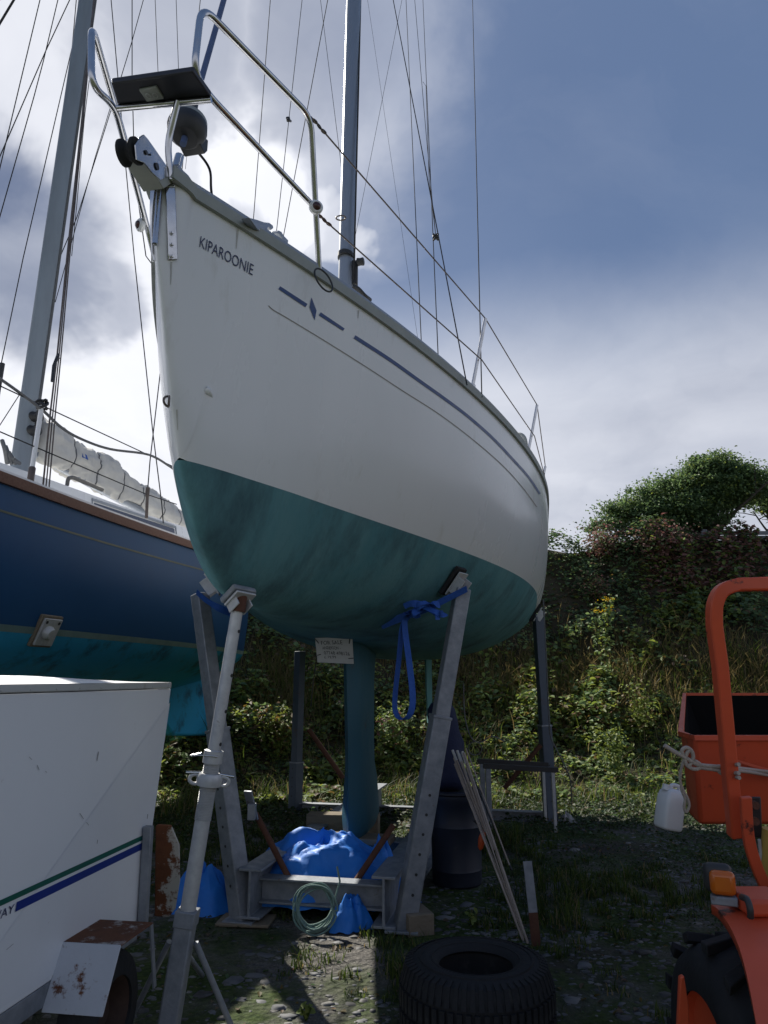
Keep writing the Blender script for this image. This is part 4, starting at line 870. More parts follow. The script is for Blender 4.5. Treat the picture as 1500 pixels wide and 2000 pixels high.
lo_ = TP(80, 1978); lo_i = Vector((*lo_.xy, lo_.z)); lo_o = lo_i + AT * wg; th = Vector((0, 0, -.006))
M['guard_top'] = rusted('rusted_guard_top', (.42, .40, .38), .36, .46); M['guard_front'] = rusted('white_guard_slope', (.52, .54, .58), .56, .63)
m_ = MB(); m_.hexa([gd + th, gc + th, gb + th, ga + th], [gd, gc, gb, ga]); g1 = m_.build('mudguard', M['guard_top'], trl, bevel=.002); g1['label'] = 'rusty mudguard top'
m_ = MB(); tf = DT * -.006; m_.hexa([lo_i, lo_o, lo_o - tf, lo_i - tf], [gd + th * .0, gc + th * .0, gc - tf, gd - tf]); m_.build('mudguard_slope', M['guard_front'], trl, bevel=.002)
m_ = MB(); m_.sweep([gb - AT * .01 + ZUP * -.006, gb + DT * .05 - ZUP * .26], [(-.012, -.003), (.012, -.003), (.012, .003), (-.012, .003)], up=AT); m_.build('mudguard_stay', M['galv'], trl)
wc = (ga + gd) / 2 + AT * .11; wc.z = .225
m_ = MB(); m_.lathe(wc - AT * .08, AT, [(.13, .0), (.18, .0), (.213, .02), (.223, .05), (.223, .09), (.213, .12), (.18, .14), (.13, .14), (.13, .0)], 36); wh = m_.build('wheel', M['rubber'], trl, smooth=40)
m_ = MB(); m_.lathe(wc - AT * .08, AT, [(.132, .005), (.132, .13), (.12, .12), (.10, .06), (.05, .05), (.045, .09), (0, .09)], 28); m_.build('rim', material('dark_rusty_rim', (.05, .024, .015), .85, c2=(.03, .018, .013), scale=14), wh, smooth=40)
# rust-eaten steel plate beyond the corner
pc = [DP(u, v, 4.02) for u, v in ((304, 1614), (309, 1610), (335, 1612), (351, 1650), (352, 1720), (343, 1775), (330, 1792), (302, 1790))]
nb_ = (EYE - pc[0]).normalized(); nb_.z = 0
M['platem'] = rusted('rust_streaked_plate', (.46, .46, .44), .44, .50, (1, .15, 0), -1.9)
m_ = MB(); m_.prism(pc, -nb_ * .02); plt = m_.build('steel_plate', M['platem'], bevel=.006); tag(plt, 'white steel plate half eaten by rust standing past the trailer corner', 'steel plate')

# ------------------------------------------------------------------ loose things round the cradle
def crumple(center, rx, ry, h, seed, rz=0., n=56, m=18, skirt=.35, amp=.11, lump=None):
    """a heap of crumpled sheet: dome with folds"""
    rows = []; ca, sa = math.cos(rz), math.sin(rz)
    for i in range(m + 1):
        t = i / m; r_ = []
        for j in range(n):
            a = 2 * math.pi * j / n; R = t ** .8
            f1 = mnoise.noise(Vector((math.cos(a) * 1.7 + seed, math.sin(a) * 1.7, seed * .7))); f2 = mnoise.noise(Vector((math.cos(a) * 4 * R + seed, math.sin(a) * 4 * R, seed + t * 1.5))); f3 = abs(mnoise.noise(Vector((math.cos(a) * 7 * R - seed, math.sin(a) * 7 * R, t * 3))))
            f4 = abs(mnoise.noise(Vector((math.cos(a) * 15 * R - seed, math.sin(a) * 15 * R, t * 5 + 3))))
            rad_ = R * (1 + .32 * f1 * t + .10 * math.sin(a * 9 + seed) * t ** 3)
            z = h * (max(0., 1 - t ** 1.9)) * (1 + .30 * f1) + amp * h * (f2 * 2.0 + f3 * 1.1 - f4 * .25) * (1 - t * .6) - .004 * abs(mnoise.noise(Vector((math.cos(a) * 9 * R + 2 * seed, math.sin(a) * 9 * R, seed)))) - .003 * abs(mnoise.noise(Vector((math.cos(a) * 20 * R, math.sin(a) * 20 * R, seed + 4)))) + .006
            if lump: z += lump(math.cos(a) * rad_, math.sin(a) * rad_)
            x, y = math.cos(a) * rad_ * rx, math.sin(a) * rad_ * ry
            r_.append(Vector(center) + Vector((x * ca - y * sa, x * sa + y * ca, max(z, .004))))
        rows.append(r_)
    m_ = MB(); m_.grid(rows, closed=True); return m_
c_ = BG(3.0, -.12, .05)
tag(crumple(c_, .56, .40, .35, 3.3, -.2, 110, 36).build('blue_tarpaulin', M['tarp'], smooth=28), 'big crumpled blue plastic sheet heaped inside the cradle', 'tarpaulin')
tag(crumple(G(398, 1778), .23, .17, .24, 8.1, .3, 70, 24).build('blue_tarpaulin', M['tarp'], smooth=28), 'crumpled blue plastic sheet on the ground behind the screw prop', 'tarpaulin')
tag(crumple(G(682, 1822) + Vector((0, .1, 0)), .14, .13, .16, 5.2, .1, 60, 22).build('blue_tarpaulin', M['tarp'], smooth=28), 'scrap of blue plastic sheet below the cross beam beside the coiled rope', 'tarpaulin')
# corner of the big sheet showing past the right-hand brace
tag(crumple(BG(2.95, .30, .12), .13, .12, .27, 1.4, .5, 50, 20).build('blue_tarpaulin', M['tarp'], smooth=28), 'small peak of blue plastic sheet between the brace and the bolted leg', 'tarpaulin')
# coil of rope
cc = DP(614, 1810, 4.30); cc.z = max(cc.z, .15); ux = Vector((1, 0, 0)); uz = Vector((0, .25, 1)).normalized()
P = []
for k in range(8 * 28):
    a = 2 * math.pi * k / 28; tn = k // 28; r = .112 + .012 * math.sin(tn * 2.3) + .006 * math.sin(a * 3 + tn)
    P.append(cc + ux * (r * math.cos(a) + .012 * math.sin(tn * 1.7)) + uz * (r * 1.06 * math.sin(a) + .012 * math.cos(tn * 2.9)) + Vector((0, -.018 + .034 * (mnoise.noise(Vector((tn * 1.3, a * .5, 2))) + .5) * 1.0 + .004 * tn, 0)))
M['greenrope'] = material('faded_green_rope', (.20, .30, .27), .85, c2=(.12, .20, .18), scale=70, contrast=.5, bump=.4, bscale=200)
P += [P[-1] + Vector((.02, 0, .06)), P[-1] + Vector((.05, .02, .16)), P[-1] + Vector((.03, .04, .24))]
m_ = MB(); m_.tube(P, .0062, 7); tag(m_.build('rope_coil', M['greenrope'], smooth=70), 'coil of pale green rope hanging from the cradle cross beam', 'rope')
# barrel and bag
bc = G(893, 1726); M['drum'] = material('dark_navy_plastic', (.010, .014, .028), .5, c2=(.016, .021, .038), scale=5, c3=(.04, .04, .045), s3=7, t3=.70)
pr = [(0, .01), (.17, .0), (.185, .02), (.187, .10), (.192, .115), (.187, .13), (.190, .40), (.196, .415), (.190, .43), (.192, .58), (.205, .60), (.205, .64), (.19, .655), (.165, .655), (.16, .64), (0, .638)]
bar = thing('plastic_barrel', 'dark blue plastic barrel standing behind the bolted cradle leg', 'barrel', bc)
m_ = MB(); m_.lathe(bc, ZUP, pr[:-4] , 40); m_.build('body', M['drum'], bar, smooth=35)
m_ = MB(); m_.lathe(bc, ZUP, [(.198, .645), (.207, .648), (.207, .665), (.19, .672), (.165, .67), (.16, .662), (0, .66)], 40); m_.build('lid', M['drum'], bar, smooth=35)
M['bag'] = material('navy_canvas', (.008, .013, .045), .8, c2=(.012, .018, .06), scale=6, bump=.4, bscale=22, bdist=.02)
rows = []; b0 = bc + Vector((-.03, -.02, .67))
for i in range(19):
    t = i / 18; w = (.16 * (1 - .35 * t) * min(1, (t + .03) * 9) ** .5) * (1 if t < .9 else max(.25, 1 - ((t - .9) / .1) ** 2 * .75)); cx = b0 + Vector((-.02 - .05 * t, 0, .66 * t))
    rows.append([cx + Vector((math.cos(a) * w * (1 + .22 * mnoise.noise(Vector((math.cos(a) * 2, math.sin(a) * 2, t * 5)))), math.sin(a) * w * .85, .012 * math.sin(3 * a))) for a in np.linspace(0, 6.283, 25)[:-1]])
m_ = MB(); m_.grid(rows, closed=True); n = len(m_.v); m_.f += [tuple(range(23, -1, -1)), tuple(range(n - 24, n))]; tag(m_.build('sail_bag', M['bag'], smooth=60), 'tall navy canvas bag standing on the plastic barrel', 'bag')
# tied bundle of canes and tubes
M['polew'] = material('white_tube', (.55, .55, .53), .4, c2=(.42, .40, .38), scale=20); M['poleb'] = material('brown_tube', (.40, .33, .28), .5, c2=(.27, .22, .18), scale=18, stretch=(1, 1, .3))
pb = G(1026, 1842); bund = thing('pole_bundle', 'tied bundle of slim tubes and canes leaning by the barrel', 'poles', pb)
for k, (u0, v0, u1, v1, dt, r, mt) in enumerate(((884, 1466, 948, 1625, 5.05, .013, 'polew'), (893, 1467, 956, 1640, 5.02, .014, 'polew'), (903, 1469, 965, 1660, 5.0, .014, 'polew'), (888, 1492, 1022, 1838, 4.98, .010, 'poleb'), (906, 1470, 1031, 1843, 4.96, .012, 'poleb'), (910, 1462, 995, 1690, 5.02, .008, 'poleb'), (925, 1520, 1000, 1700, 4.97, .009, 'black'), (886, 1480, 1000, 1770, 5.0, .007, 'poleb'), (898, 1474, 1010, 1800, 5.01, .008, 'polew'), (915, 1500, 1024, 1836, 4.99, .006, 'poleb'))):
    a = DP(u0, v0, dt); fr = (v1 - 1466) / (1842 - 1466); b = DP(u1, v1, lerp(5.0, 4.2, min(1, fr)))
    if v1 > 1800: b = G(u1, v1, .01)
    m_ = MB(); r *= .62; m_.tube([a, a.lerp(b, .5), b], r, 10); po = m_.build('pole', M['poleb'] if mt == 'polew' else M[mt], bund, smooth=60)
    if mt == 'polew': m_ = MB(); m_.tube([a + (b - a) * -.005, a + (b - a) * .13], r * 1.12, 10); m_.build('pole_tip', M['polew'], po, smooth=60)
m_ = MB(); tc_ = DP(943, 1612, 4.78); m_.tube([tc_ + Vector((.06 * math.cos(a), .05 * math.sin(a), .012 * math.sin(a * 2 + 1) - .02 * math.cos(a))) for a in np.linspace(0, 18.8, 60)], .004, 6); m_.build('binding', M['black'], bund, smooth=60)
m_ = MB(); m_.lathe(DP(941, 1640, 4.7), (DP(938, 1660, 4.7) - DP(944, 1625, 4.72)), [(0, -.07), (.016, -.05), (.024, 0), (.018, .05), (0, .07)], 12); m_.build('orange_float', material('orange_float', (.60, .09, .02), .5), bund, smooth=60)
# stake
a, b = G(1049, 1852), DP(1030, 1682, depth_of(G(1049, 1852)) + .16)
stk = thing('steel_stake', 'upright flat steel stake, rusty below, behind the loose tyre', 'stake', a)
m_ = MB(); m_.sweep([a.lerp(b, .4), b], [(-.026, -.004), (.026, -.004), (.026, .004), (-.026, .004)], up=(0, 1, 0)); m_.build('bar', M['galv'], stk, bevel=.001)
m_ = MB(); m_.sweep([a - ZUP * .05, a.lerp(b, .4)], [(-.0265, -.0045), (.0265, -.0045), (.0265, .0045), (-.0265, .0045)], up=(0, 1, 0)); m_.build('bar_foot', M['rust'], stk, bevel=.001)
# trestle
ty = 7.7; q = lambda u, v: AY(u, v, ty)
tres = thing('steel_trestle', 'low dark steel trestle by the far leg of the cradle', 'trestle', Vector((q(1010, 1600).x, ty, 0)))
tl_, tr_ = q(944, 1496), q(1090, 1504)
for dy in (0, .45):
    m_ = MB(); m_.sweep([tl_ + Vector((0, dy, 0)), tr_ + Vector((0, dy, 0))], sq(.05), up=ZUP); m_.build('top_bar', M['black'], tres, bevel=.004)
    for u, w, mt in ((953, .05, 'galv'), (1079, .03, 'galv_pale')):
        p = q(u, 1500) + Vector((0, dy + .0, 0)); m_ = MB(); m_.sweep([Vector((p.x, p.y, 0)), Vector((p.x, p.y, tl_.z - .025))], sq(w), up=(0, 1, 0)); m_.build('leg', M[mt], tres, bevel=.003)
# cord from the yacht's quarter
rp_ = [DP(1061, 1170, 7.6), DP(1067, 1290, 7.5), DP(1072, 1400, 7.5), DP(1076, 1440, 7.55), DP(1095, 1480, 7.6), DP(1113, 1520, 7.7), DP(1117, 1570, 7.9)]
m_ = MB(); m_.tube(bez(rp_, 6), .007, 6); tag(m_.build('hanging_cord', M['sealine'], smooth=60), 'thin grey cord hanging beside the far cradle leg', 'cord')
hs = [DP(905, 1335, 7.0), DP(908, 1400, 7.0), DP(920, 1440, 7.0), DP(938, 1450, 7.0), DP(960, 1438, 7.0), DP(985, 1448, 7.0)]
ring_ = [DP(928 + 13 * math.cos(a), 1462 + 13 * math.sin(a), 7.0) for a in np.linspace(-1.2, 5.6, 20)]
m_ = MB(); m_.tube(bez(hs, 6), .006, 6); m_.tube(ring_, .005, 6); tag(m_.build('looped_wire', M['sealine'], smooth=60), 'thin looped wire hanging in front of the bank past the barrel', 'wire')

# ------------------------------------------------------------------ loose tyre in the foreground
tz = .27; tcn = G(929, 1868, tz); tcn.z = 0; Ro, Ri = .338, .166
tyre = thing('loose_tyre', 'big black off-road tyre lying flat in the foreground', 'tyre', tcn)
pr = [(Ri, .035), (Ri + .012, .018), (Ri + .05, .004), (Ro - .06, .004), (Ro - .022, .02), (Ro - .008, .05), (Ro - .004, .13), (Ro - .008, .215), (Ro - .022, .245), (Ro - .06, .262), (Ro - .10, .268), (Ri + .05, .268), (Ri + .012, .254), (Ri, .236), (Ri + .02, .22), (Ri + .03, .13), (Ri + .02, .05), (Ri, .035)]
m_ = MB(); m_.lathe(tcn, ZUP, pr, 72); m_.build('casing', M['rubber'], tyre, smooth=40)
for rr, hz_ in ((Ro - .085, .2675), (Ri + .035, .262)):
    m_ = MB(); m_.lathe(tcn, ZUP, [(rr - .006, hz_ - .004), (rr - .003, hz_ + .004), (rr + .003, hz_ + .004), (rr + .006, hz_ - .004)], 72); m_.build('sidewall_ridge', M['rubber'], tyre, smooth=60)
proto = None; NB = 58
for row in range(3):
    for k in range(NB):
        a = 2 * math.pi * (k + (.5 if row == 1 else 0)) / NB
        if row != 1:
            m4 = Matrix.Translation(tcn - WORLDPOS[tyre.name]) @ Matrix.Rotation(a, 4, 'Z')
        zc = (.235, .13, .035)[row]
        if k == 0:
            m_ = MB()
            if row == 0: m_.hexa([Vector((Ro - .03, -.012, -.055)), Vector((Ro + .006, -.012, -.055)), Vector((Ro + .006, .011, -.055)), Vector((Ro - .03, .011, -.055))], [Vector((Ro - .055, -.010, .030)), Vector((Ro - .018, -.010, .018)), Vector((Ro - .018, .009, .018)), Vector((Ro - .055, .009, .030))])
            else: m_.box((Ro + .001, 0, 0), (.018, .022, .075 if row == 1 else .08))
            ob = make('tread_block', m_.v, m_.f, M['rubber'], tyre, bevel=0, origin=Vector((0, 0, 0))); ob.location = (0, 0, zc); ob.rotation_euler = (0, 0, a); proto_r = ob
        else:
            o = proto_r.copy(); COL.objects.link(o); o.location = (0, 0, zc); o.rotation_euler = (0, 0, a)

# ------------------------------------------------------------------ orange dumper
M['orange'] = material('orange_machine_paint', (.66, .098, .036), .48, c2=(.52, .078, .032), scale=4, contrast=.7, c3=(.07, .026, .02), s3=9, t3=.64, w3=.03, rvar=.14, bump=.06, bscale=18)
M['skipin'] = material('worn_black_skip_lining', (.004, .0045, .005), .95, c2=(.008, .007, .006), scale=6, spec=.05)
hy = 3.65
A_ = G(1355, 1441, 1.22); hy = A_.y
q = lambda u, v, y: AY(u, v, y)
dump = thing('site_dumper', 'orange site dumper with skip and roll bar at the edge of the yard', 'dumper', Vector((2.0, 3.2, 0)))
Wx = 1.75
n0 = q(1355, 1441, hy); n1 = n0 + Vector((Wx, 0, 0)); nb0 = q(1366, 1612, hy + .12); nb1 = Vector((n1.x - .05, nb0.y, nb0.z))
l0_ = q(1330, 1433, hy + .22); lb0 = q(1346, 1592, hy + .30); fl = q(1337, 1357, 4.9); flb = Vector((fl.x + .05, 4.6, nb0.z - .02)); fr = Vector((n1.x + .6, fl.y, fl.z)); frb = Vector((n1.x + .3, 4.6, nb0.z - .02)); rr0 = Vector((n1.x + .3, hy + .22, l0_.z)); rb0 = Vector((n1.x + .2, hy + .3, lb0.z))
top_ = [n0, n1, rr0, fr, fl, l0_]; bot_ = [nb0, nb1, rb0, frb, flb, lb0]
cen = sum(top_, Vector()) / 6
def shell(k, dz): return [cen + (p - cen) * k + Vector((0, 0, dz)) for p in top_], [Vector((cen.x, cen.y, 0)) + (p - Vector((cen.x, cen.y, 0))) * k for p in bot_]
m_ = MB(); m_.add(top_ + bot_, [(i, (i + 1) % 6, (i + 1) % 6 + 6, i + 6) for i in range(6)] + [tuple(range(11, 5, -1))]); sk = m_.build('skip', M['orange'], dump, bevel=.02)
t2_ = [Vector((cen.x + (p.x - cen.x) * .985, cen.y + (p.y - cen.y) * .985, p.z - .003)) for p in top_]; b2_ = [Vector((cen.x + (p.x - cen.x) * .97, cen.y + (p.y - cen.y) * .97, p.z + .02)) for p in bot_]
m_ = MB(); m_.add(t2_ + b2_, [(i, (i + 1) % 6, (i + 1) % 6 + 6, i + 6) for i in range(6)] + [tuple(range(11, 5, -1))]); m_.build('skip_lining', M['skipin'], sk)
m_ = MB(); m_.sweep(top_, [(-.014, -.012), (.014, -.012), (.014, .012), (-.014, .012)], up=ZUP, closed=True); m_.build('skip_rim', M['orange'], sk, bevel=.004)
m_ = MB(); ra = q(1434, 1482, hy - .004); m_.prism([ra, ra + Vector((.5, 0, -.14)), ra + Vector((.5, 0, -.16)), ra + Vector((0, 0, -.012))], (0, .004, 0)); m_.build('skip_rib', M['orange'], sk)
rb = [DP(u, v, 2.75) for u, v in ((1437, 1634), (1406, 1300), (1395, 1222), (1396, 1182), (1410, 1154), (1440, 1142), (1530, 1140), (1780, 1138))]
tail = [rb[-1] + Vector((.06, 0, -.04)), rb[-1] + Vector((.09, 0, -.12)), Vector((rb[-1].x + .08, rb[0].y, rb[0].z))]
path = [rb[0], rb[0].lerp(rb[1], .5), rb[1]] + bez(rb[2:6], 5) + [rb[6], rb[7]] + tail
m_ = MB(); m_.sweep(path, sq(.05), up=(0, 1, 0)); m_.build('roll_bar', M['orange'], dump, bevel=.006)
m_ = MB(); a = [DP(u, v, 2.68) for u, v in ((1456, 1556), (1461, 1630), (1474, 1682), (1498, 1738), (1535, 1800))]; m_.sweep(bez(a, 5), [(-.021, -.01), (.021, -.01), (.021, .01), (-.021, .01)], up=(0, 1, 0)); m_.build('frame_arm', M['orange'], dump, bevel=.004)
m_ = MB(); m_.hexa(*[[DP(u, v, d) for u, v, d in l] for l in ([(1468, 1636, 2.95), (1489, 1636, 2.95), (1489, 1636, 3.1), (1468, 1636, 3.1)], [(1466, 1556, 2.95), (1486, 1556, 2.95), (1486, 1556, 3.1), (1466, 1556, 3.1)])]); hb = m_.build('hinge_block', M['black'], dump, bevel=.006)
for v in (1572, 1603):
    m_ = MB(); m_.lathe(DP(1472, v, 2.94), (0, -1, 0), [(0, .02), (.016, .02), (.018, 0)], 12); m_.build('hinge_bolt', M['rust'], hb, smooth=40)
m_ = MB(); m_.tube([DP(1500, 1618, 2.9), DP(1497, 1665, 2.9), DP(1494, 1720, 2.9)], .022, 12); m_.build('hydraulic_ram', material('yellow_ram', (.50, .33, .08), .5), dump, smooth=60)
m_ = MB(); m_.tube([DP(1483, 1640, 2.9), DP(1486, 1668, 2.9), DP(1480, 1700, 2.9)], .007, 8); m_.build('hose', M['polew'], dump, smooth=60)
# mudguard, lamp
ed = [(1388, 1766, 2.32), (1404, 1778, 2.25), (1427, 1812, 2.13), (1447, 1860, 2.01), (1463, 1925, 1.90), (1478, 2005, 1.78), (1490, 2080, 1.68)]
E_ = bez([DP(u, v, d) for u, v, d in ed], 5)
m_ = MB(); rows = [[p + Vector((0, 0, -.028)), p, p + Vector((.12, 0, .012)), p + Vector((.34, 0, .016)), p + Vector((.55, 0, .012))] for p in E_]; m_.grid(rows); fd_ = m_.build('mudguard', M['orange'], dump, smooth=50)
sl = fd_.modifiers.new('solid', 'SOLIDIFY'); sl.thickness = .006
lc = DP(1411, 1722, 2.27); fx = (EYE - lc); fx.z = 0; fx.normalize(); sx = ZUP.cross(fx); Ml = Matrix((sx, fx, ZUP)).transposed()
m_ = MB(); m_.box(lc - fx * .01 + sx * -.012 + ZUP * .008, (.085, .045, .088), Ml); lamp = m_.build('indicator_lamp', M['black'], dump, bevel=.02, segs=3)
M['amber'] = material('amber_lens', (.55, .13, .012), .18, c2=(.46, .10, .01), scale=8, spec=.6)
m_ = MB(); m_.box(lc + fx * .015, (.075, .035, .072), Ml); m_.build('lens', M['amber'], lamp, bevel=.016, segs=3)
m_ = MB(); m_.box(lc + fx * .012 - ZUP * .05, (.078, .04, .026), Ml); m_.build('lamp_base', M['galv'], lamp, bevel=.004)
bp_ = DP(1470, 1760, 2.24); m_ = MB(); m_.box(bp_ + Vector((.02, 0, .0)), (.14, .16, .05)); m_.build('mudguard_step', M['orange'], fd_, bevel=.012)
m_ = MB(); m_.tube(bez([DP(1449, 1752, 2.17), DP(1459, 1757, 2.12), DP(1465, 1775, 2.1), DP(1466, 1792, 2.1)], 6), .010, 8); m_.build('cable', M['black'], fd_, smooth=60)
# lugged front wheel under the mudguard
wt = DP(1400, 1840, 2.3); wc = Vector((wt.x + .10, wt.y + .05, wt.z - .36)); Rw = .335
m_ = MB(); m_.lathe(wc - Vector((.15, 0, 0)), (1, 0, 0), [(.19, .0), (.25, -.01), (.30, .01), (.325, .05), (.33, .15), (.325, .25), (.30, .29), (.25, .31), (.19, .30)], 48); whl = m_.build('wheel', M['rubber'], dump, smooth=40)
pa = None
for s in (0, 1):
    for k in range(14):
        a = 2 * math.pi * (k + .5 * s) / 14
        if k == 0:
            m_ = MB(); sg = 1 if s == 0 else -1; xo = 0 if s == 0 else 0
            lug = [(-.14, -.07), (-.14, -.02), (.02, .085), (.02, .04)]
            pts = [Vector((sg * x, y, Rw - .012)) for x, y in lug]; ptt = [Vector((sg * x, y * .92, Rw + .02)) for x, y in lug]
            m_.hexa(pts, ptt); pa = make('tread_lug', m_.v, m_.f, M['rubber'], whl, bevel=.004, origin=Vector((0, 0, 0))); pa.location = wc - WORLDPOS[whl.name]; pa.rotation_euler = (a, 0, 0)
        else:
            o = pa.copy(); COL.objects.link(o); o.rotation_euler = (a, 0, 0)
m_ = MB(); m_.lathe(wc - Vector((.15, 0, 0)), (1, 0, 0), [(.192, .01), (.185, .04), (.08, .06), (0, .06)], 30); m_.build('rim', M['orange'], whl, smooth=40)
m_ = MB(); m_.prism([DP(u, v, 2.12) for u, v in ((1329, 1910), (1337, 1906), (1346, 1965), (1349, 2040), (1323, 2040))], (.0, .02, 0)); m_.build('mudguard_stay', M['orange'], dump, bevel=.004)
# body and seat hidden to the right, engine cover
m_ = MB(); m_.box((wc.x + .95, 2.5, .62), (.75, 1.3, .5)); m_.build('engine_cover', M['orange'], dump, bevel=.04)
m_ = MB(); m_.box((wc.x + 1.0, 3.2, .42), (.5, 1.6, .16)); m_.build('chassis', M['black'], dump, bevel=.02)
# rope tied round the roll bar and skip
M['rope'] = material('dirty_white_rope', (.46, .42, .37), .9, c2=(.34, .30, .26), scale=90, contrast=.5, bump=.5, bscale=220)
rope = thing('tied_rope', 'white rope knotted round the dumper roll bar and skip', 'rope', DP(1360, 1500, 2.8))
def rp(name, pts, r=.0075, d=2.78): m_ = MB(); m_.tube(bez([DP(u, v, dd if dd else d) for u, v, dd in [(p + (0,))[:3] for p in pts]], 6), r, 8); return m_.build(name, M['rope'], rope, smooth=70)
rp('rope_end', [(1298, 1456), (1315, 1467), (1335, 1478), (1352, 1488), (1364, 1494)], .0085)
rp('rope_strand', [(1364, 1494), (1400, 1497), (1425, 1495), (1443, 1493, 2.7)]); rp('rope_strand', [(1364, 1499), (1395, 1503), (1420, 1508), (1443, 1510, 2.7)]); rp('rope_strand', [(1402, 1503), (1408, 1510), (1425, 1515), (1444, 1519, 2.7)])
rp('rope_strand', [(1437, 1500, 3.0), (1465, 1503, 3.2), (1500, 1507, 3.4), (1560, 1512, 3.5)]); rp('rope_strand', [(1440, 1505, 3.0), (1470, 1509, 3.2), (1500, 1514, 3.4), (1560, 1522, 3.5)])
rp('rope_loop', [(1335, 1478), (1332, 1466), (1340, 1460), (1350, 1466), (1354, 1480), (1345, 1496), (1338, 1486), (1342, 1470), (1348, 1464)]); rp('rope_loop', [(1336, 1482), (1342, 1495), (1355, 1502), (1366, 1500), (1366, 1492), (1356, 1486)])
rp('rope_tail', [(1337, 1480), (1331, 1500), (1328, 1520), (1331, 1535), (1335, 1545), (1343, 1560), (1346, 1575), (1340, 1586), (1336, 1576), (1338, 1560), (1332, 1545), (1330, 1530)], .006, 2.95)
# white plastic can hanging on the rope
jc = DP(1309, 1578, 3.05); M['can'] = material('white_translucent_plastic', (.62, .64, .66), .4, c2=(.55, .57, .58), scale=4)
can = thing('jerrycan', 'white plastic jerrycan hung from the rope beside the orange skip', 'jerrycan', DP(1305, 1628, 3.05))
Mc = Matrix.Rotation(.22, 3, 'Y') @ Matrix.Rotation(.35, 3, 'Z') * .82
rows = []
for z, kx, ky in ((-.105, .8, .8), (-.10, .92, .92), (-.09, 1, 1), (.02, 1, 1), (.05, .98, .98), (.075, .86, .9), (.092, .68, .7), (.098, .3, .35)):
    rows.append([jc + Mc @ Vector((.062 * kx * (abs(math.cos(a)) ** .4) * math.copysign(1, math.cos(a)), .05 * ky * (abs(math.sin(a)) ** .4) * math.copysign(1, math.sin(a)), z)) for a in np.linspace(0, 6.283, 29)[:-1]])
m_ = MB(); m_.grid(rows, closed=True); n = len(m_.v); m_.f += [tuple(range(27, -1, -1)), tuple(range(n - 28, n))]; m_.build('body', M['can'], can, smooth=50)
m_ = MB(); m_.tube(fillet([jc + Mc @ Vector(p) for p in ((.04, 0, .08), (.04, 0, .115), (-.01, 0, .115), (-.02, 0, .085))], .015), .009, 8); m_.build('handle', M['can'], can, smooth=60)
m_ = MB(); m_.lathe(jc + Mc @ Vector((-.042, 0, .085)), Mc @ Vector((0, 0, 1)), [(0, .022), (.016, .022), (.018, .0)], 14); m_.build('cap', M['can'], can, smooth=40)

# ------------------------------------------------------------------ ground and bank
def fbm(x, y, s, o=4, seed=0.):
    return mnoise.fractal(Vector((x * s + seed, y * s - seed, seed * .37)), 1.0, 2.0, o)
def foot_y(x): return 9.6 + .5 * math.sin(x * .5 + 1) - .10 * max(0, -x) + .0
def ground_z(x, y): return .03 * fbm(x, y, .6, 3) + .012 * fbm(x, y, 3., 2, 5.)
def bank_z(x, y):
    t = (y - foot_y(x)) / 5.6; t = min(max(t, 0), 1); s = .30 * t + .70 * t ** 2.5
    return 4.2 * s * (1 + .08 * fbm(x, y, .35, 3, 9)) + .16 * fbm(x, y, .8, 4, 2.) * min(1, t * 4) - .12 * (1 - min(1, t * 8))
def soil_material():
    m = bpy.data.materials.new('slate_and_moss_ground'); m.use_nodes = True; nt = m.node_tree; N = nt.nodes.new; L = nt.links.new; b = nt.nodes['Principled BSDF']; b.inputs['Roughness'].default_value = .92; b.inputs['Specular IOR Level'].default_value = .25
    tc = N('ShaderNodeTexCoord')
    def no(s, d, r=.6): n = N('ShaderNodeTexNoise'); n.inputs['Scale'].default_value = s; n.inputs['Detail'].default_value = d; n.inputs['Roughness'].default_value = r; L(tc.outputs['Object'], n.inputs['Vector']); return n.outputs['Fac']
    def ramp(f, a, c): r = N('ShaderNodeMapRange'); r.inputs[1].default_value = a; r.inputs[2].default_value = c; L(f, r.inputs[0]); return r.outputs[0]
    def mix(f, a, c):
        n = N('ShaderNodeMix'); n.data_type = 'RGBA'; L(f, n.inputs[0])
        for s, x in ((n.inputs[6], a), (n.inputs[7], c)):
            if isinstance(x, tuple): s.default_value = (*x, 1)
            else: L(x, s)
        return n.outputs[2]
    col = mix(ramp(no(24, 9, .7), .36, .66), (.075, .072, .068), (.17, .16, .145))
    col = mix(ramp(no(90, 4, .7), .52, .66), col, (.24, .23, .215))
    col = mix(ramp(no(.7, 5), .50, .60), col, (.055, .05, .042))
    vz = N('ShaderNodeTexVoronoi'); vz.inputs['Scale'].default_value = 26; L(tc.outputs['Object'], vz.inputs['Vector'])
    col = mix(ramp(no(1.1, 7, .62), .40, .54), col, mix(ramp(no(30, 4), .4, .6), (.032, .055, .014), (.06, .09, .022)))
    L(col, b.inputs['Base Color'])
    ad = N('ShaderNodeMath'); ad.operation = 'ADD'; L(no(40, 8, .7), ad.inputs[0]); L(vz.outputs['Distance'], ad.inputs[1])
    bp = N('ShaderNodeBump'); bp.inputs['Strength'].default_value = .8; bp.inputs['Distance'].default_value = .03; L(ad.outputs[0], bp.inputs['Height']); L(bp.outputs[0], b.inputs['Normal'])
    return m
def axis(lo, hi, fine0, fine1, step, far):
    a = list(np.arange(fine0, fine1 + 1e-6, step)); d = step
    while a[0] > lo: d *= 1.35; a.insert(0, a[0] - d)
    d = step
    while a[-1] < hi: d *= 1.35; a.append(a[-1] + d)
    return a
gx, gy = axis(-300, 300, -4, 6, .11, 0), axis(-120, 400, 1.5, 11, .11, 0)
m_ = MB(); m_.grid([[Vector((x, y, ground_z(x, y))) for x in gx] for y in gy]); gr = m_.build('ground', soil_material(), smooth=180, fix=False); tag(gr, kind='structure')
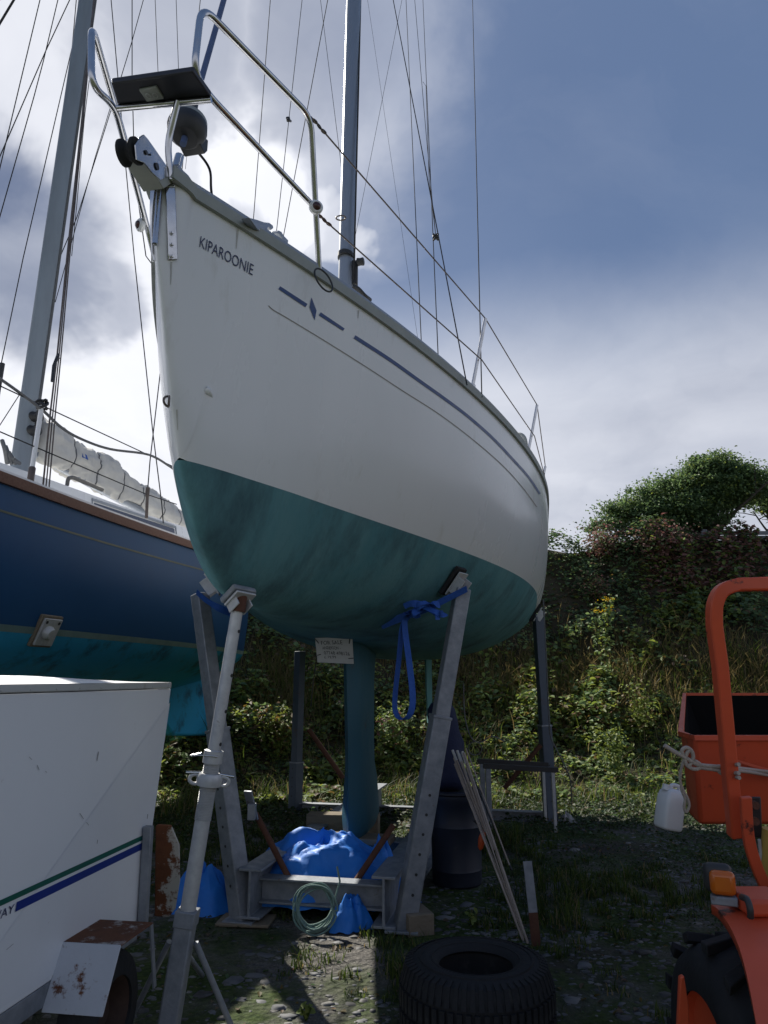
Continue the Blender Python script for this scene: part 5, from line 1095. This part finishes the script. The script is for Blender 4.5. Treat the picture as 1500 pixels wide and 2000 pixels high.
M['earth'] = material('dark_bank_earth', (.035, .032, .022), .95, c2=(.06, .052, .035), scale=3, contrast=.6, bump=.5, bscale=12, bdist=.05, spec=.1)
bxs, bys = np.arange(-16, 22.01, .25), list(np.arange(8.2, 15.8, .22)) + [17, 19, 22, 28, 40]
m_ = MB(); m_.grid([[Vector((x, y, bank_z(x, y))) for x in bxs] for y in bys]); bk = m_.build('bank', M['earth'], smooth=180, fix=False); tag(bk, kind='structure'); bk.name = 'bank_terrain'

# ------------------------------------------------------------------ leaves, grass, stones (masses nobody could count)
def leaf_material(name, c, c2, trans=.36):
    m = bpy.data.materials.new(name); m.use_nodes = True; nt = m.node_tree; N = nt.nodes.new; L = nt.links.new; b = nt.nodes['Principled BSDF']; out = nt.nodes['Material Output']
    b.inputs['Roughness'].default_value = .6; b.inputs['Specular IOR Level'].default_value = .28
    g = N('ShaderNodeNewGeometry'); mx = N('ShaderNodeMix'); mx.data_type = 'RGBA'; L(g.outputs['Random Per Island'], mx.inputs[0]); mx.inputs[6].default_value = (*c, 1); mx.inputs[7].default_value = (*c2, 1); L(mx.outputs[2], b.inputs['Base Color'])
    t = N('ShaderNodeBsdfTranslucent'); hv = N('ShaderNodeHueSaturation'); hv.inputs['Hue'].default_value = .485; hv.inputs['Saturation'].default_value = 1.1; hv.inputs['Value'].default_value = 1.7; L(mx.outputs[2], hv.inputs['Color']); L(hv.outputs[0], t.inputs['Color'])
    ms = N('ShaderNodeMixShader'); ms.inputs[0].default_value = trans; L(b.outputs[0], ms.inputs[1]); L(t.outputs[0], ms.inputs[2]); L(ms.outputs[0], out.inputs['Surface'])
    return m
LM = [leaf_material('bramble_leaf', (.095, .155, .065), (.165, .24, .10)), leaf_material('bright_leaf', (.13, .19, .045), (.21, .25, .065)), leaf_material('dark_leaf', (.055, .10, .05), (.10, .155, .075)),
      leaf_material('ochre_leaf', (.16, .115, .035), (.10, .085, .03)), leaf_material('red_leaf', (.19, .095, .08), (.26, .15, .12)), leaf_material('dry_leaf', (.12, .085, .055), (.17, .13, .085))]
def fast_mesh(name, V, Q, mats, mi=None, parent=None, origin=None, tri=False):
    """V (n,3), faces Q (m,k) as numpy"""
    k = Q.shape[1]; o0 = np.array(origin if origin is not None else (WORLDPOS[parent.name] if parent else V.min(0) * [0, 0, 1] + V.mean(0) * [1, 1, 0]), float)
    me = bpy.data.meshes.new(name); me.vertices.add(len(V)); me.vertices.foreach_set('co', (V - o0).astype(np.float32).ravel())
    me.loops.add(Q.size); me.loops.foreach_set('vertex_index', Q.astype(np.int32).ravel()); me.polygons.add(len(Q)); me.polygons.foreach_set('loop_start', np.arange(0, Q.size, k, dtype=np.int32)); me.polygons.foreach_set('loop_total', np.full(len(Q), k, dtype=np.int32))
    for m in mats: me.materials.append(m)
    if mi is not None: me.polygons.foreach_set('material_index', mi.astype(np.int32))
    me.update(calc_edges=True); me.validate()
    o = bpy.data.objects.new(name, me); COL.objects.link(o)
    if parent is not None: o.parent = parent; WORLDPOS[o.name] = WORLDPOS[parent.name]
    else: o.location = o0; WORLDPOS[o.name] = Vector(o0)
    return o
def unit(a): return a / (np.linalg.norm(a, axis=1, keepdims=True) + 1e-9)
def leaves(C, N_, size, aspect=.62, rng=RNG):
    """folded leaf at each centre C, facing N_: two quads sharing the midrib"""
    n = len(C); t = rng.normal(size=(n, 3)); t[:, 2] -= .25; t = unit(t - N_ * (t * N_).sum(1, keepdims=True)); s = np.cross(N_, t); L = size[:, None]
    a, b = C - t * L * .5, C + t * L * .5 - N_ * L * .12
    fold = N_ * L * .10
    p0, p1 = C - t * L * .1 + s * L * aspect * .5 + fold, C + t * L * .22 + s * L * aspect * .40 + fold
    p2, p3 = C + t * L * .22 - s * L * aspect * .40 + fold, C - t * L * .1 - s * L * aspect * .5 + fold
    V = np.stack([a, p0, p1, b, p2, p3], 1).reshape(-1, 3); i = np.arange(n)[:, None] * 6
    Q = np.concatenate([i + [0, 1, 2, 3], i + [0, 3, 4, 5]], 1).reshape(-1, 4); return V, Q
def blades(B, H, W, lean, rng=RNG):
    """grass blade at base B: bent, tapering, two quads (the upper one narrow)"""
    n = len(B); a = rng.uniform(0, 6.283, n); d = np.stack([np.cos(a), np.sin(a), 0 * a], 1); w = np.stack([-d[:, 1], d[:, 0], 0 * a], 1) * W[:, None]
    up = np.array([0, 0, 1.]); H = H[:, None]; le = (lean * rng.uniform(.2, 1, n))[:, None]
    m1, t1 = B + up * H * .55 + d * H * le * .3, B + up * H * (1 - .25 * le) + d * H * le
    V = np.stack([B - w, B + w, m1 + w * .8, m1 - w * .8, t1 + w * .12, t1 - w * .12], 1).reshape(-1, 3); i = np.arange(n)[:, None] * 6
    Q = np.concatenate([i + [0, 1, 2, 3], i + [3, 2, 4, 5]], 1).reshape(-1, 4); return V, Q
vz = np.vectorize(bank_z); vg = np.vectorize(ground_z); vf = np.vectorize(lambda x, y, s, sd: fbm(x, y, s, 3, sd))
# brambles and ivy over the bank
nL = 190000
x = RNG.uniform(-7, 10.5, nL); t = RNG.uniform(0, 1, nL); y = np.array([foot_y(a) for a in x]) - .5 + t * 6.4 + RNG.normal(0, .1, nL)
gxn = np.arange(-8, 12, .08); gyn = np.arange(7.5, 17, .08)
def field(fn): return np.array([[fn(a, b) for a in gxn] for b in gyn])
def samp(Fd, x, y): return Fd[np.clip(((y - 7.5) / .08).astype(int), 0, len(gyn) - 1), np.clip(((x + 8) / .08).astype(int), 0, len(gxn) - 1)]
Zf = field(bank_z); Cf = field(lambda a, b: fbm(a, b, 1.5, 3, 4.)); Kf = field(lambda a, b: fbm(a, b, .55, 3, 12.)); Ff = field(lambda a, b: fbm(a, b, 3.2, 2, 21.))
z0 = samp(Zf, x, y); cl = samp(Cf, x, y) + .55 * samp(Ff, x, y); kd = samp(Kf, x, y)
z0 = np.maximum(z0, vg(x, y)); hgt = (z0 / 4.2)
dens = np.clip(.55 + .5 * cl + .6 * (hgt - .45) + .25 * kd - .55 * np.exp(-((hgt - .45) / .12) ** 2) + .25 * (hgt < .3), .04, 1); keep = RNG.uniform(0, 1, nL) < dens
x, y, z0, cl, kd, hgt = [a[keep] for a in (x, y, z0, cl, kd, hgt)]; n = len(x)
thick = np.clip(.16 + .42 * cl + .18 * hgt, .04, .75) * np.clip(.35 + hgt * 5, .35, 1); off = RNG.uniform(0, 1, n) ** .55 * thick
sl = np.stack([RNG.normal(0, .12, n), np.where(hgt < .3, -.25, -.72) + RNG.normal(0, .1, n), np.full(n, .7)], 1); sl = unit(sl)
C_ = np.stack([x, y, z0], 1) + sl * off[:, None]
Nn = unit(sl * .5 + np.array([0, 0, .75]) + RNG.normal(0, .42, (n, 3)))
size = RNG.uniform(.055, .13, n) * (1 + .25 * kd)
u = RNG.uniform(0, 1, n); mi = np.where(u < .50, 0, np.where(u < .63, 1, np.where(u < .92, 2, 3)))
zone = samp(Kf, x, y) + .35 * samp(Cf, x + .7, y)
rr = RNG.uniform(0, 1, n); mi = np.where((zone > .12) & (rr < .4), 1, np.where((zone < -.15) & (rr < .5), 2, mi)); mi = np.where((samp(Ff, x, y) > .3) & (rr > .82), 5, mi)
low = hgt < .42; mi = np.where(low & (u > .40) & (u < .80), 1, mi); mi = np.where(low & (u > .86), 3, mi); mi = np.where(low & (u > .95), 5, mi); mi = np.where((kd > .08) & (hgt > .72) & (RNG.uniform(0, 1, n) < .5), 4, mi)
V, Q = leaves(C_, Nn, size); o = fast_mesh('bramble_leaves', V, Q, LM, np.repeat(mi, 2)); tag(o, 'mixed bramble and ivy leaves covering the bank', 'undergrowth', kind='stuff')
# tall grass along the foot of the bank and up its lower face
nG = 44000; x = RNG.uniform(-6, 9.5, nG); fy = np.array([foot_y(a) for a in x]); y = fy - 1.2 + RNG.uniform(0, 1, nG) ** 1.0 * 4.6
kk = samp(Cf, x, np.clip(y, 7.5, 16.9)); keep = (RNG.uniform(0, 1, nG) < np.clip(.28 - 1.3 * kk, .03, 1) * np.where(x > 1.3, .45, 1.)); x, y, kk = x[keep], y[keep], kk[keep]; n = len(x)
z = np.maximum(samp(Zf, x, y), vg(x, y)); H_ = RNG.uniform(.08, .34, n) * (1 - .4 * kk); V, Q = blades(np.stack([x, y, z], 1), H_, RNG.uniform(.0022, .0055, n), 1.2)
u = RNG.uniform(0, 1, n); GM = [leaf_material('grass_blade', (.05, .085, .018), (.095, .13, .03), .4), leaf_material('dry_grass', (.17, .14, .065), (.24, .20, .10), .35), leaf_material('dark_grass', (.022, .045, .012), (.04, .065, .018), .35)]
o = fast_mesh('bank_grass', V, Q, GM, np.repeat(np.where(u < .55, 0, np.where(u < .82, 1, 2)), 2)); tag(o, 'rough long grass on the lower bank', 'grass', kind='stuff')
nG = 30000; x = RNG.uniform(-6, 10, nG); fy = np.array([foot_y(a) for a in x]); y = fy + 2.4 + RNG.normal(0, 1, nG) * .45 + RNG.uniform(0, 1.3, nG); y = np.clip(y, 7.6, 16.5); kk = samp(Kf, x, y); keep = RNG.uniform(0, 1, nG) < np.clip(.6 + .9 * kk, .1, 1); x, y = x[keep], y[keep]; n = len(x)
V, Q = blades(np.stack([x, y, samp(Zf, x, y)], 1), RNG.uniform(.2, .55, n), RNG.uniform(.004, .009, n), 1.1); u = RNG.uniform(0, 1, n)
OM = leaf_material('olive_straw', (.13, .115, .05), (.20, .165, .075), .35)
o = fast_mesh('slope_grass', V, Q, [OM, GM[0], GM[1]], np.repeat(np.where(u < .6, 0, np.where(u < .85, 1, 2)), 2)); tag(o, 'olive brown dead grass hanging on the middle of the bank', 'grass', kind='stuff')
# grass in the yard
def yard_density(x, y):
    g = fbm(x, y, .9, 3, 31.)
    d = .30 * max(0, g + .12) + .9 * math.exp(-((x - 1.15) ** 2 / .10 + (y - 5.2) ** 2 / .7)) + .95 * math.exp(-((x - 1.05) ** 2 / .18 + (y - 7.2) ** 2 / .5)) + .5 * math.exp(-((x + 1.4) ** 2 / .9 + (y - 7.4) ** 2 / 2.)) + .7 * min(1, max(0, (y - 8.2) / 1.6)) + .35 * math.exp(-((x + .45) ** 2 / .02 + (y - 4.35) ** 2 / .02)) * 1.6
    d += .45 * math.exp(-((x - .15) ** 2 / .05 + (y - 4.1) ** 2 / .1)) + .5 * math.exp(-((x - 1.9) ** 2 / .5 + (y - 5.8) ** 2 / .4))
    if x > 1.2 and y < 5: d *= .35
    if y < 3.4: d *= .25
    return min(1., d)
nT = 5200; tx = RNG.uniform(-3.5, 4.5, nT); ty = RNG.uniform(3.0, 10.6, nT); dn = np.array([yard_density(a, b) for a, b in zip(tx, ty)]); keep = RNG.uniform(0, 1, nT) < dn; tx, ty, dn = tx[keep], ty[keep], dn[keep]; nT = len(tx)
per = 34; th = RNG.uniform(.4, 1, nT) ** 1.6; x = np.repeat(tx, per) + RNG.normal(0, .035, nT * per); y = np.repeat(ty, per) + RNG.normal(0, .035, nT * per); dd = np.repeat(dn, per); n = len(x)
H_ = (RNG.uniform(.03, .10, n) + .22 * RNG.uniform(0, 1, n) ** 1.5 * np.clip(dd - .35, 0, 1) * 1.6) * np.repeat(th, per) * 1.2
V, Q = blades(np.stack([x, y, vg(x, y) - .004], 1), H_, RNG.uniform(.0022, .005, n), .9); u = RNG.uniform(0, 1, n)
o = fast_mesh('yard_grass', V, Q, GM, np.repeat(np.where(u < .4, 2, np.where(u < .9, 0, 1)), 2)); tag(o, 'tufts of grass growing through the yard gravel', 'grass', kind='stuff')
DK = leaf_material('dark_moss_leaf', (.022, .04, .012), (.05, .07, .02), .25); nC = 95000; x = RNG.uniform(-4, 6.5, nC); y = RNG.uniform(3.6, 11.2, nC); cv = vf(x, y, 1.15, 57.); far = np.clip((y - 6.4) / 2.2, 0, 1); keep = RNG.uniform(0, 1, nC) < np.clip(.9 * far + .85 * (cv + .10) * (y > 4.6) * (1 + .8 * (x > .8)), 0, 1); x, y, cv, far = x[keep], y[keep], cv[keep], far[keep]; n = len(x)
C_ = np.stack([x, y, vg(x, y) + RNG.uniform(.002, .03, n) + far * RNG.uniform(0, .06, n)], 1); V, Q = leaves(C_, unit(RNG.normal(0, .35, (n, 3)) + [0, -.1, 1]), RNG.uniform(.012, .032, n) * (1 + .8 * far), .8); u = RNG.uniform(0, 1, n)
o = fast_mesh('ground_cover', V, Q, [DK, LM[2], GM[2], LM[5]], np.repeat(np.where(u < .5, 0, np.where(u < .65, 1, np.where(u < .95, 2, 3))), 2)); tag(o, 'low clover and moss creeping over the yard', 'ground cover', kind='stuff')
# broken slate and gravel
nS = 26000; x = RNG.uniform(-2.6, 4.2, nS); y = 2.3 + RNG.uniform(0, 1, nS) ** 1.35 * 7.2; sg = vf(x, y, 1.3, 44.); keep = RNG.uniform(0, 1, nS) < np.clip(.6 + 1.0 * sg, .05, 1); x, y = x[keep], y[keep]; n = len(x)
r = RNG.lognormal(-4.45, .55, n); r = np.clip(r, .005, .055); z = vg(x, y); ang = RNG.uniform(0, 6.283, n); k = 6
ring = []; flat = RNG.uniform(.12, .34, n)
for h_, sc_ in ((-.3, 1.0), (1.0, .78)):
    for j in range(k):
        a = ang + 2 * math.pi * j / k; rr_ = r * sc_ * RNG.uniform(.45, 1.25, n); ring.append(np.stack([x + rr_ * np.cos(a) * 1.25, y + rr_ * np.sin(a) * .9, z + r * flat * h_ * RNG.uniform(.7, 1.3, n)], 1))
V = np.stack(ring, 1).reshape(-1, 3); i = np.arange(n)[:, None] * 12
Q = np.concatenate([np.stack([i[:, 0] + j, i[:, 0] + (j + 1) % k, i[:, 0] + (j + 1) % k + k, i[:, 0] + j + k], 1) for j in range(k)] + [np.stack([i[:, 0] + 6, i[:, 0] + 7, i[:, 0] + 8, i[:, 0] + 9], 1), np.stack([i[:, 0] + 6, i[:, 0] + 9, i[:, 0] + 10, i[:, 0] + 11], 1)], 0)
SM = [material('slate_chip', (.085, .09, .10), .7, c2=(.14, .145, .15), scale=8), material('pale_chip', (.15, .15, .145), .75, c2=(.22, .215, .20), scale=8), material('dark_chip', (.045, .047, .05), .65, c2=(.07, .07, .07), scale=8)]
u = RNG.uniform(0, 1, n); ms = np.where(u < .55, 0, np.where(u < .64, 1, 2)); mi = np.concatenate([ms] * 8)
o = fast_mesh('slate_gravel', V, Q, SM, mi); tag(o, 'broken slate and gravel strewn over the yard', 'gravel', kind='stuff')

nF = 2600; x = RNG.uniform(-2.6, 4.2, nF); y = 2.4 + RNG.uniform(0, 1, nF) ** 1.2 * 8; C_ = np.stack([x, y, vg(x, y) + .008], 1)
V, Q = leaves(C_, unit(RNG.normal(0, .28, (nF, 3)) + [0, 0, 1]), RNG.uniform(.012, .045, nF)); o = fast_mesh('fallen_leaves', V, Q, [LM[5], LM[3], LM[2]], np.repeat(RNG.choice(3, nF, p=[.5, .2, .3]), 2)); tag(o, 'dead leaves and bits lying over the yard', 'leaf litter', kind='stuff')

def BH(u, v):
    """where the sight line of a point of the photograph meets the bank"""
    d = px_ray(u, v); p = EYE
    for k in range(3000):
        p = EYE + d * (6 + k * .006)
        if p.y > 8 and p.z <= max(bank_z(p.x, p.y), 0): break
    return p
# ------------------------------------------------------------------ plants that stand out
def plant(name, label, cat, base, stems, leaf_n, leaf_r, mats, mix_, size, group=None, flower=None, upright=.8, rng=None):
    rng = rng or np.random.default_rng(int(abs(base[0] * 100) + 5)); root = thing(name, label, cat, base, group); m_ = MB(); tips = []
    for k in range(stems[0]):
        a = rng.uniform(0, 6.28); sp = rng.uniform(0, stems[2]); top = Vector(base) + Vector((math.cos(a) * sp, math.sin(a) * sp * .7, stems[1] * rng.uniform(.7, 1.05))); mid = Vector(base).lerp(top, .5) + Vector((rng.normal(0, .03), rng.normal(0, .03), .04))
        P = bez([Vector(base), mid, top], 4); m_.tube(P, .006, 5, scale=[1 - .6 * i / len(P) for i in range(len(P))]); tips.append(P)
    m_.build('stem', GM[0], root, smooth=60)
    C, Nn = [], []
    for k in range(leaf_n):
        P = tips[k % len(tips)]; f_ = rng.uniform(.1, 1) ** .8; p = P[min(len(P) - 1, int(f_ * len(P)))]; C.append(np.array(p) + rng.normal(0, leaf_r, 3)); Nn.append((0 + rng.normal(0, .5), -.4 + rng.normal(0, .5), upright))
    C = np.array(C); V, Q = leaves(C, unit(np.array(Nn)), rng.uniform(size[0], size[1], len(C)), rng=rng)
    fast_mesh('leaves', V, Q, mats, np.repeat(rng.choice(len(mats), len(C), p=mix_), 2), parent=root)
    if flower:
        C = []
        for P in tips: C += [np.array(P[-1]) + rng.normal(0, flower[1], 3) * [1, 1, .35] + [0, 0, .02] for _ in range(flower[2])]
        V, Q = leaves(np.array(C), unit(rng.normal(0, .3, (len(C), 3)) + [0, -.3, 1]), rng.uniform(.018, .03, len(C)), .95, rng); fast_mesh('flower_heads', V, Q, [flower[0]], None, parent=root)['kind'] = 'stuff'
    return root
YL = leaf_material('ragwort_yellow', (.75, .50, .01), (.85, .62, .02), .3)
pb = DP(1180, 1300, 10.3)
plant('ragwort', 'flowering ragwort with one bright yellow head on the dark bank', 'wildflower', BH(1183, 1335), (3, 1.42, .14), 260, .07, [LM[0], LM[1]], [.5, .5], (.05, .10), flower=(YL, .06, 36))
plant('bank_shrub', 'russet bush on the crest of the bank below the tree', 'shrub', BH(1290, 1085), (16, .36, .8), 2600, .16, [LM[4], LM[5], LM[3], LM[0]], [.5, .25, .05, .2], (.04, .085), 'russet bushes on the bank')
plant('bank_shrub', 'russet bush on the bank crest close to the white hull', 'shrub', BH(1180, 1085), (14, .36, .6), 1900, .15, [LM[4], LM[5], LM[3], LM[0]], [.42, .25, .05, .28], (.04, .085), 'russet bushes on the bank')
plant('bank_shrub', 'brown withered patch of bush halfway up the bank above the ragwort', 'shrub', BH(1165, 1180), (9, .45, .4), 700, .12, [LM[4], LM[5], LM[0]], [.35, .4, .25], (.035, .07), 'russet bushes on the bank')
plant('bank_shrub', 'pale yellow-green sapling just left of the orange roll bar', 'shrub', BH(1255, 1450), (6, .8, .3), 420, .09, [LM[1], LM[3]], [.8, .2], (.04, .08), 'green saplings on the bank')
plant('bank_shrub', 'yellow-green sapling on the lower bank under the ragwort', 'shrub', BH(1205, 1530), (6, .7, .28), 420, .08, [LM[1], LM[0]], [.7, .3], (.04, .08), 'green saplings on the bank')
plant('bank_shrub', 'autumn-tinted yellow bush seen between the screw prop and the keel', 'shrub', BH(545, 1480), (8, .6, .35), 700, .10, [LM[1], LM[3], LM[5]], [.6, .3, .1], (.04, .09), 'green saplings on the bank')
plant('bank_shrub', 'bright bush seen between the keel and the hanging blue loop', 'shrub', BH(770, 1480), (8, .7, .35), 700, .10, [LM[1], LM[0], LM[4]], [.5, .4, .1], (.04, .08), 'green saplings on the bank')
plant('weed_clump', 'broad-leaved weed seen past the trailer edge beneath the navy yacht', 'weed', G(340, 1500), (8, .75, .35), 500, .10, [LM[1], LM[0]], [.5, .5], (.06, .12))
plant('seedling', 'single bright seedling in the gravel in front of the cradle', 'weed', G(598, 1992), (3, .05, .03), 10, .012, [LM[1]], [1.], (.03, .05))
plant('seedling', 'pale green seedling behind the loose tyre', 'weed', G(928, 1815), (3, .08, .03), 12, .015, [LM[1]], [1.], (.03, .06))

# windswept trees on the crest
def tree(name, label, base, lobes, trunk_r, seed, nclus, per, lean):
    rng = np.random.default_rng(seed); root = thing(name, label, 'tree', base); m_ = MB(); B = Vector(base); fork = B + Vector((lean * .3, 0, .7))
    P = bez([B - ZUP * .2, B + Vector((lean * .1, .0, .3)), fork], 6); m_.tube(P, trunk_r, 10, scale=[1 - .35 * i / len(P) for i in range(len(P))])
    tips = []
    for (cx, cy, cz, rx, ry, rz_) in lobes:
        c = Vector((cx, cy, cz))
        for k in range(4):
            e = c + Vector((rng.normal(0, rx * .45), rng.normal(0, ry * .4), rng.normal(0, rz_ * .35))); mid = fork.lerp(e, .5) + Vector((rng.normal(0, .12), rng.normal(0, .1), -.06 + rng.normal(0, .08)))
            P = bez([fork if k < 2 else B.lerp(fork, .7), mid, e], 6); m_.tube(P, trunk_r * .42, 6, scale=[1 - .8 * i / len(P) for i in range(len(P))]); tips.append((mid, e))
            for j in range(3):
                q = mid.lerp(e, rng.uniform(.1, .9)); e2 = q + Vector((rng.normal(0, .3), rng.normal(0, .25), rng.normal(.12, .18))); m_.tube([q, q.lerp(e2, .5) + Vector((0, 0, .03)), e2], trunk_r * .12, 5, scale=[1, .7, .35])
    m_.build('trunk', M['bark'], root, smooth=60)
    vol = np.array([l[3] * l[4] * l[5] for l in lobes]); vol = vol / vol.sum(); C = []
    for k in range(nclus):
        l = lobes[rng.choice(len(lobes), p=vol)]; d = unit(rng.normal(size=(1, 3)))[0]; r = rng.uniform(.35, 1.0) ** .5
        if d[2] < -.35: d[2] *= .5
        c = np.array(l[:3]) + d * r * np.array(l[3:]) * rng.uniform(.85, 1.12); s = rng.uniform(.05, .17)
        C.append(c + rng.normal(0, 1, (per, 3)) * [s * 1.25, s, s * .62])
    C = np.concatenate(C); n = len(C); V, Q = leaves(C, unit(rng.normal(0, .5, (n, 3)) + [0, -.15, .85]), rng.uniform(.045, .085, n), .6, rng); u = np.clip(rng.uniform(0, 1, n) * .6 + np.repeat(rng.uniform(0, .4, nclus), per), 0, 1)
    fast_mesh('crown', V, Q, [LM[0], LM[1], LM[2]], np.repeat(np.where(u < .45, 2, np.where(u < .82, 0, 1)), 2), parent=root)
M['bark'] = material('dark_bark', (.05, .042, .034), .9, c2=(.09, .08, .065), scale=14, bump=.5, bscale=30)
def lobe(u, v, d, ru, rv, ry): p = DP(u, v + 9, d); return (p.x, p.y, p.z, ru * d / FPX, ry, rv * d / FPX)
td = 16.4
tree('windswept_tree', 'broad windswept green tree on the crest of the bank', Vector((DP(1405, 1030, td).x, DP(1405, 1030, td).y, 4.0)), [lobe(1400, 950, td, 80, 62, .9), lobe(1180, 1020, td - .6, 40, 16, .4), lobe(1280, 1030, td - .7, 60, 18, .4), lobe(1330, 955, td, 62, 38, .7), lobe(1265, 972, td, 52, 28, .55), lobe(1212, 990, td - .3, 34, 16, .4), lobe(1330, 985, td - .4, 80, 26, .6), lobe(1455, 945, td, 46, 38, .7), lobe(1395, 905, td, 50, 28, .6), lobe(1365, 1008, td - .3, 55, 20, .5), lobe(1240, 1002, td - .4, 60, 22, .5), lobe(1320, 1010, td - .5, 60, 24, .5)], .13, 3, 560, 110, -1.0)
tree('windswept_tree', 'second windswept tree cut by the picture edge on the bank crest', Vector((DP(1560, 1030, td + .8).x, DP(1560, 1030, td + .8).y, 3.9)), [lobe(1530, 955, td + .8, 62, 55, .8), lobe(1590, 935, td + .8, 70, 60, .9), lobe(1500, 975, td + .8, 30, 30, .5)], .12, 8, 170, 100, -.8)
# grey boards on the crest
fp = thing('board_fence', 'weathered grey board fence on top of the bank under the tree', 'fence', DP(1450, 1075, 15.2))
for k in range(3):
    a, b = DP(1370, 1041 + 9 * k, 15.2), DP(1640, 1041 + 9 * k, 15.2); m_ = MB(); m_.sweep([a, b], [(-.012, -.042), (.012, -.042), (.012, .042), (-.012, .042)], up=ZUP); m_.build('board', M['greyboard'] if 'greyboard' in M else M.setdefault('greyboard', material('silver_grey_board', (.22, .225, .235), .85, c2=(.16, .165, .17), scale=12, stretch=(.3, 1, 4))), fp, bevel=.003)
for u in (1376, 1455, 1540):
    m_ = MB(); m_.sweep([DP(u, 1100, 15.24), DP(u, 1034, 15.24)], sq(.08), up=(0, 1, 0)); m_.build('post', M['greyboard'], fp, bevel=.004)
# litter
M['white'] = material('dirty_white_plastic', (.34, .34, .33), .6, c2=(.24, .24, .23), scale=9, bump=.4, bscale=18)
for (u, v, w, h, sd, lab) in ((1108, 1608, .10, .07, 2.2, 'white scrap of paper in the grass by the far cradle foot'), (1118, 1550, .12, .05, 6.1, 'crumpled pale rag at the foot of the bank by the cradle')):
    p = G(u, v) if v > 1500 else DP(u, v, 11.6)
    tag(crumple(p, w, w * .7, h, sd, .4, 36, 12, amp=.4).build('litter_scrap', M['white'], smooth=35), lab, 'litter')
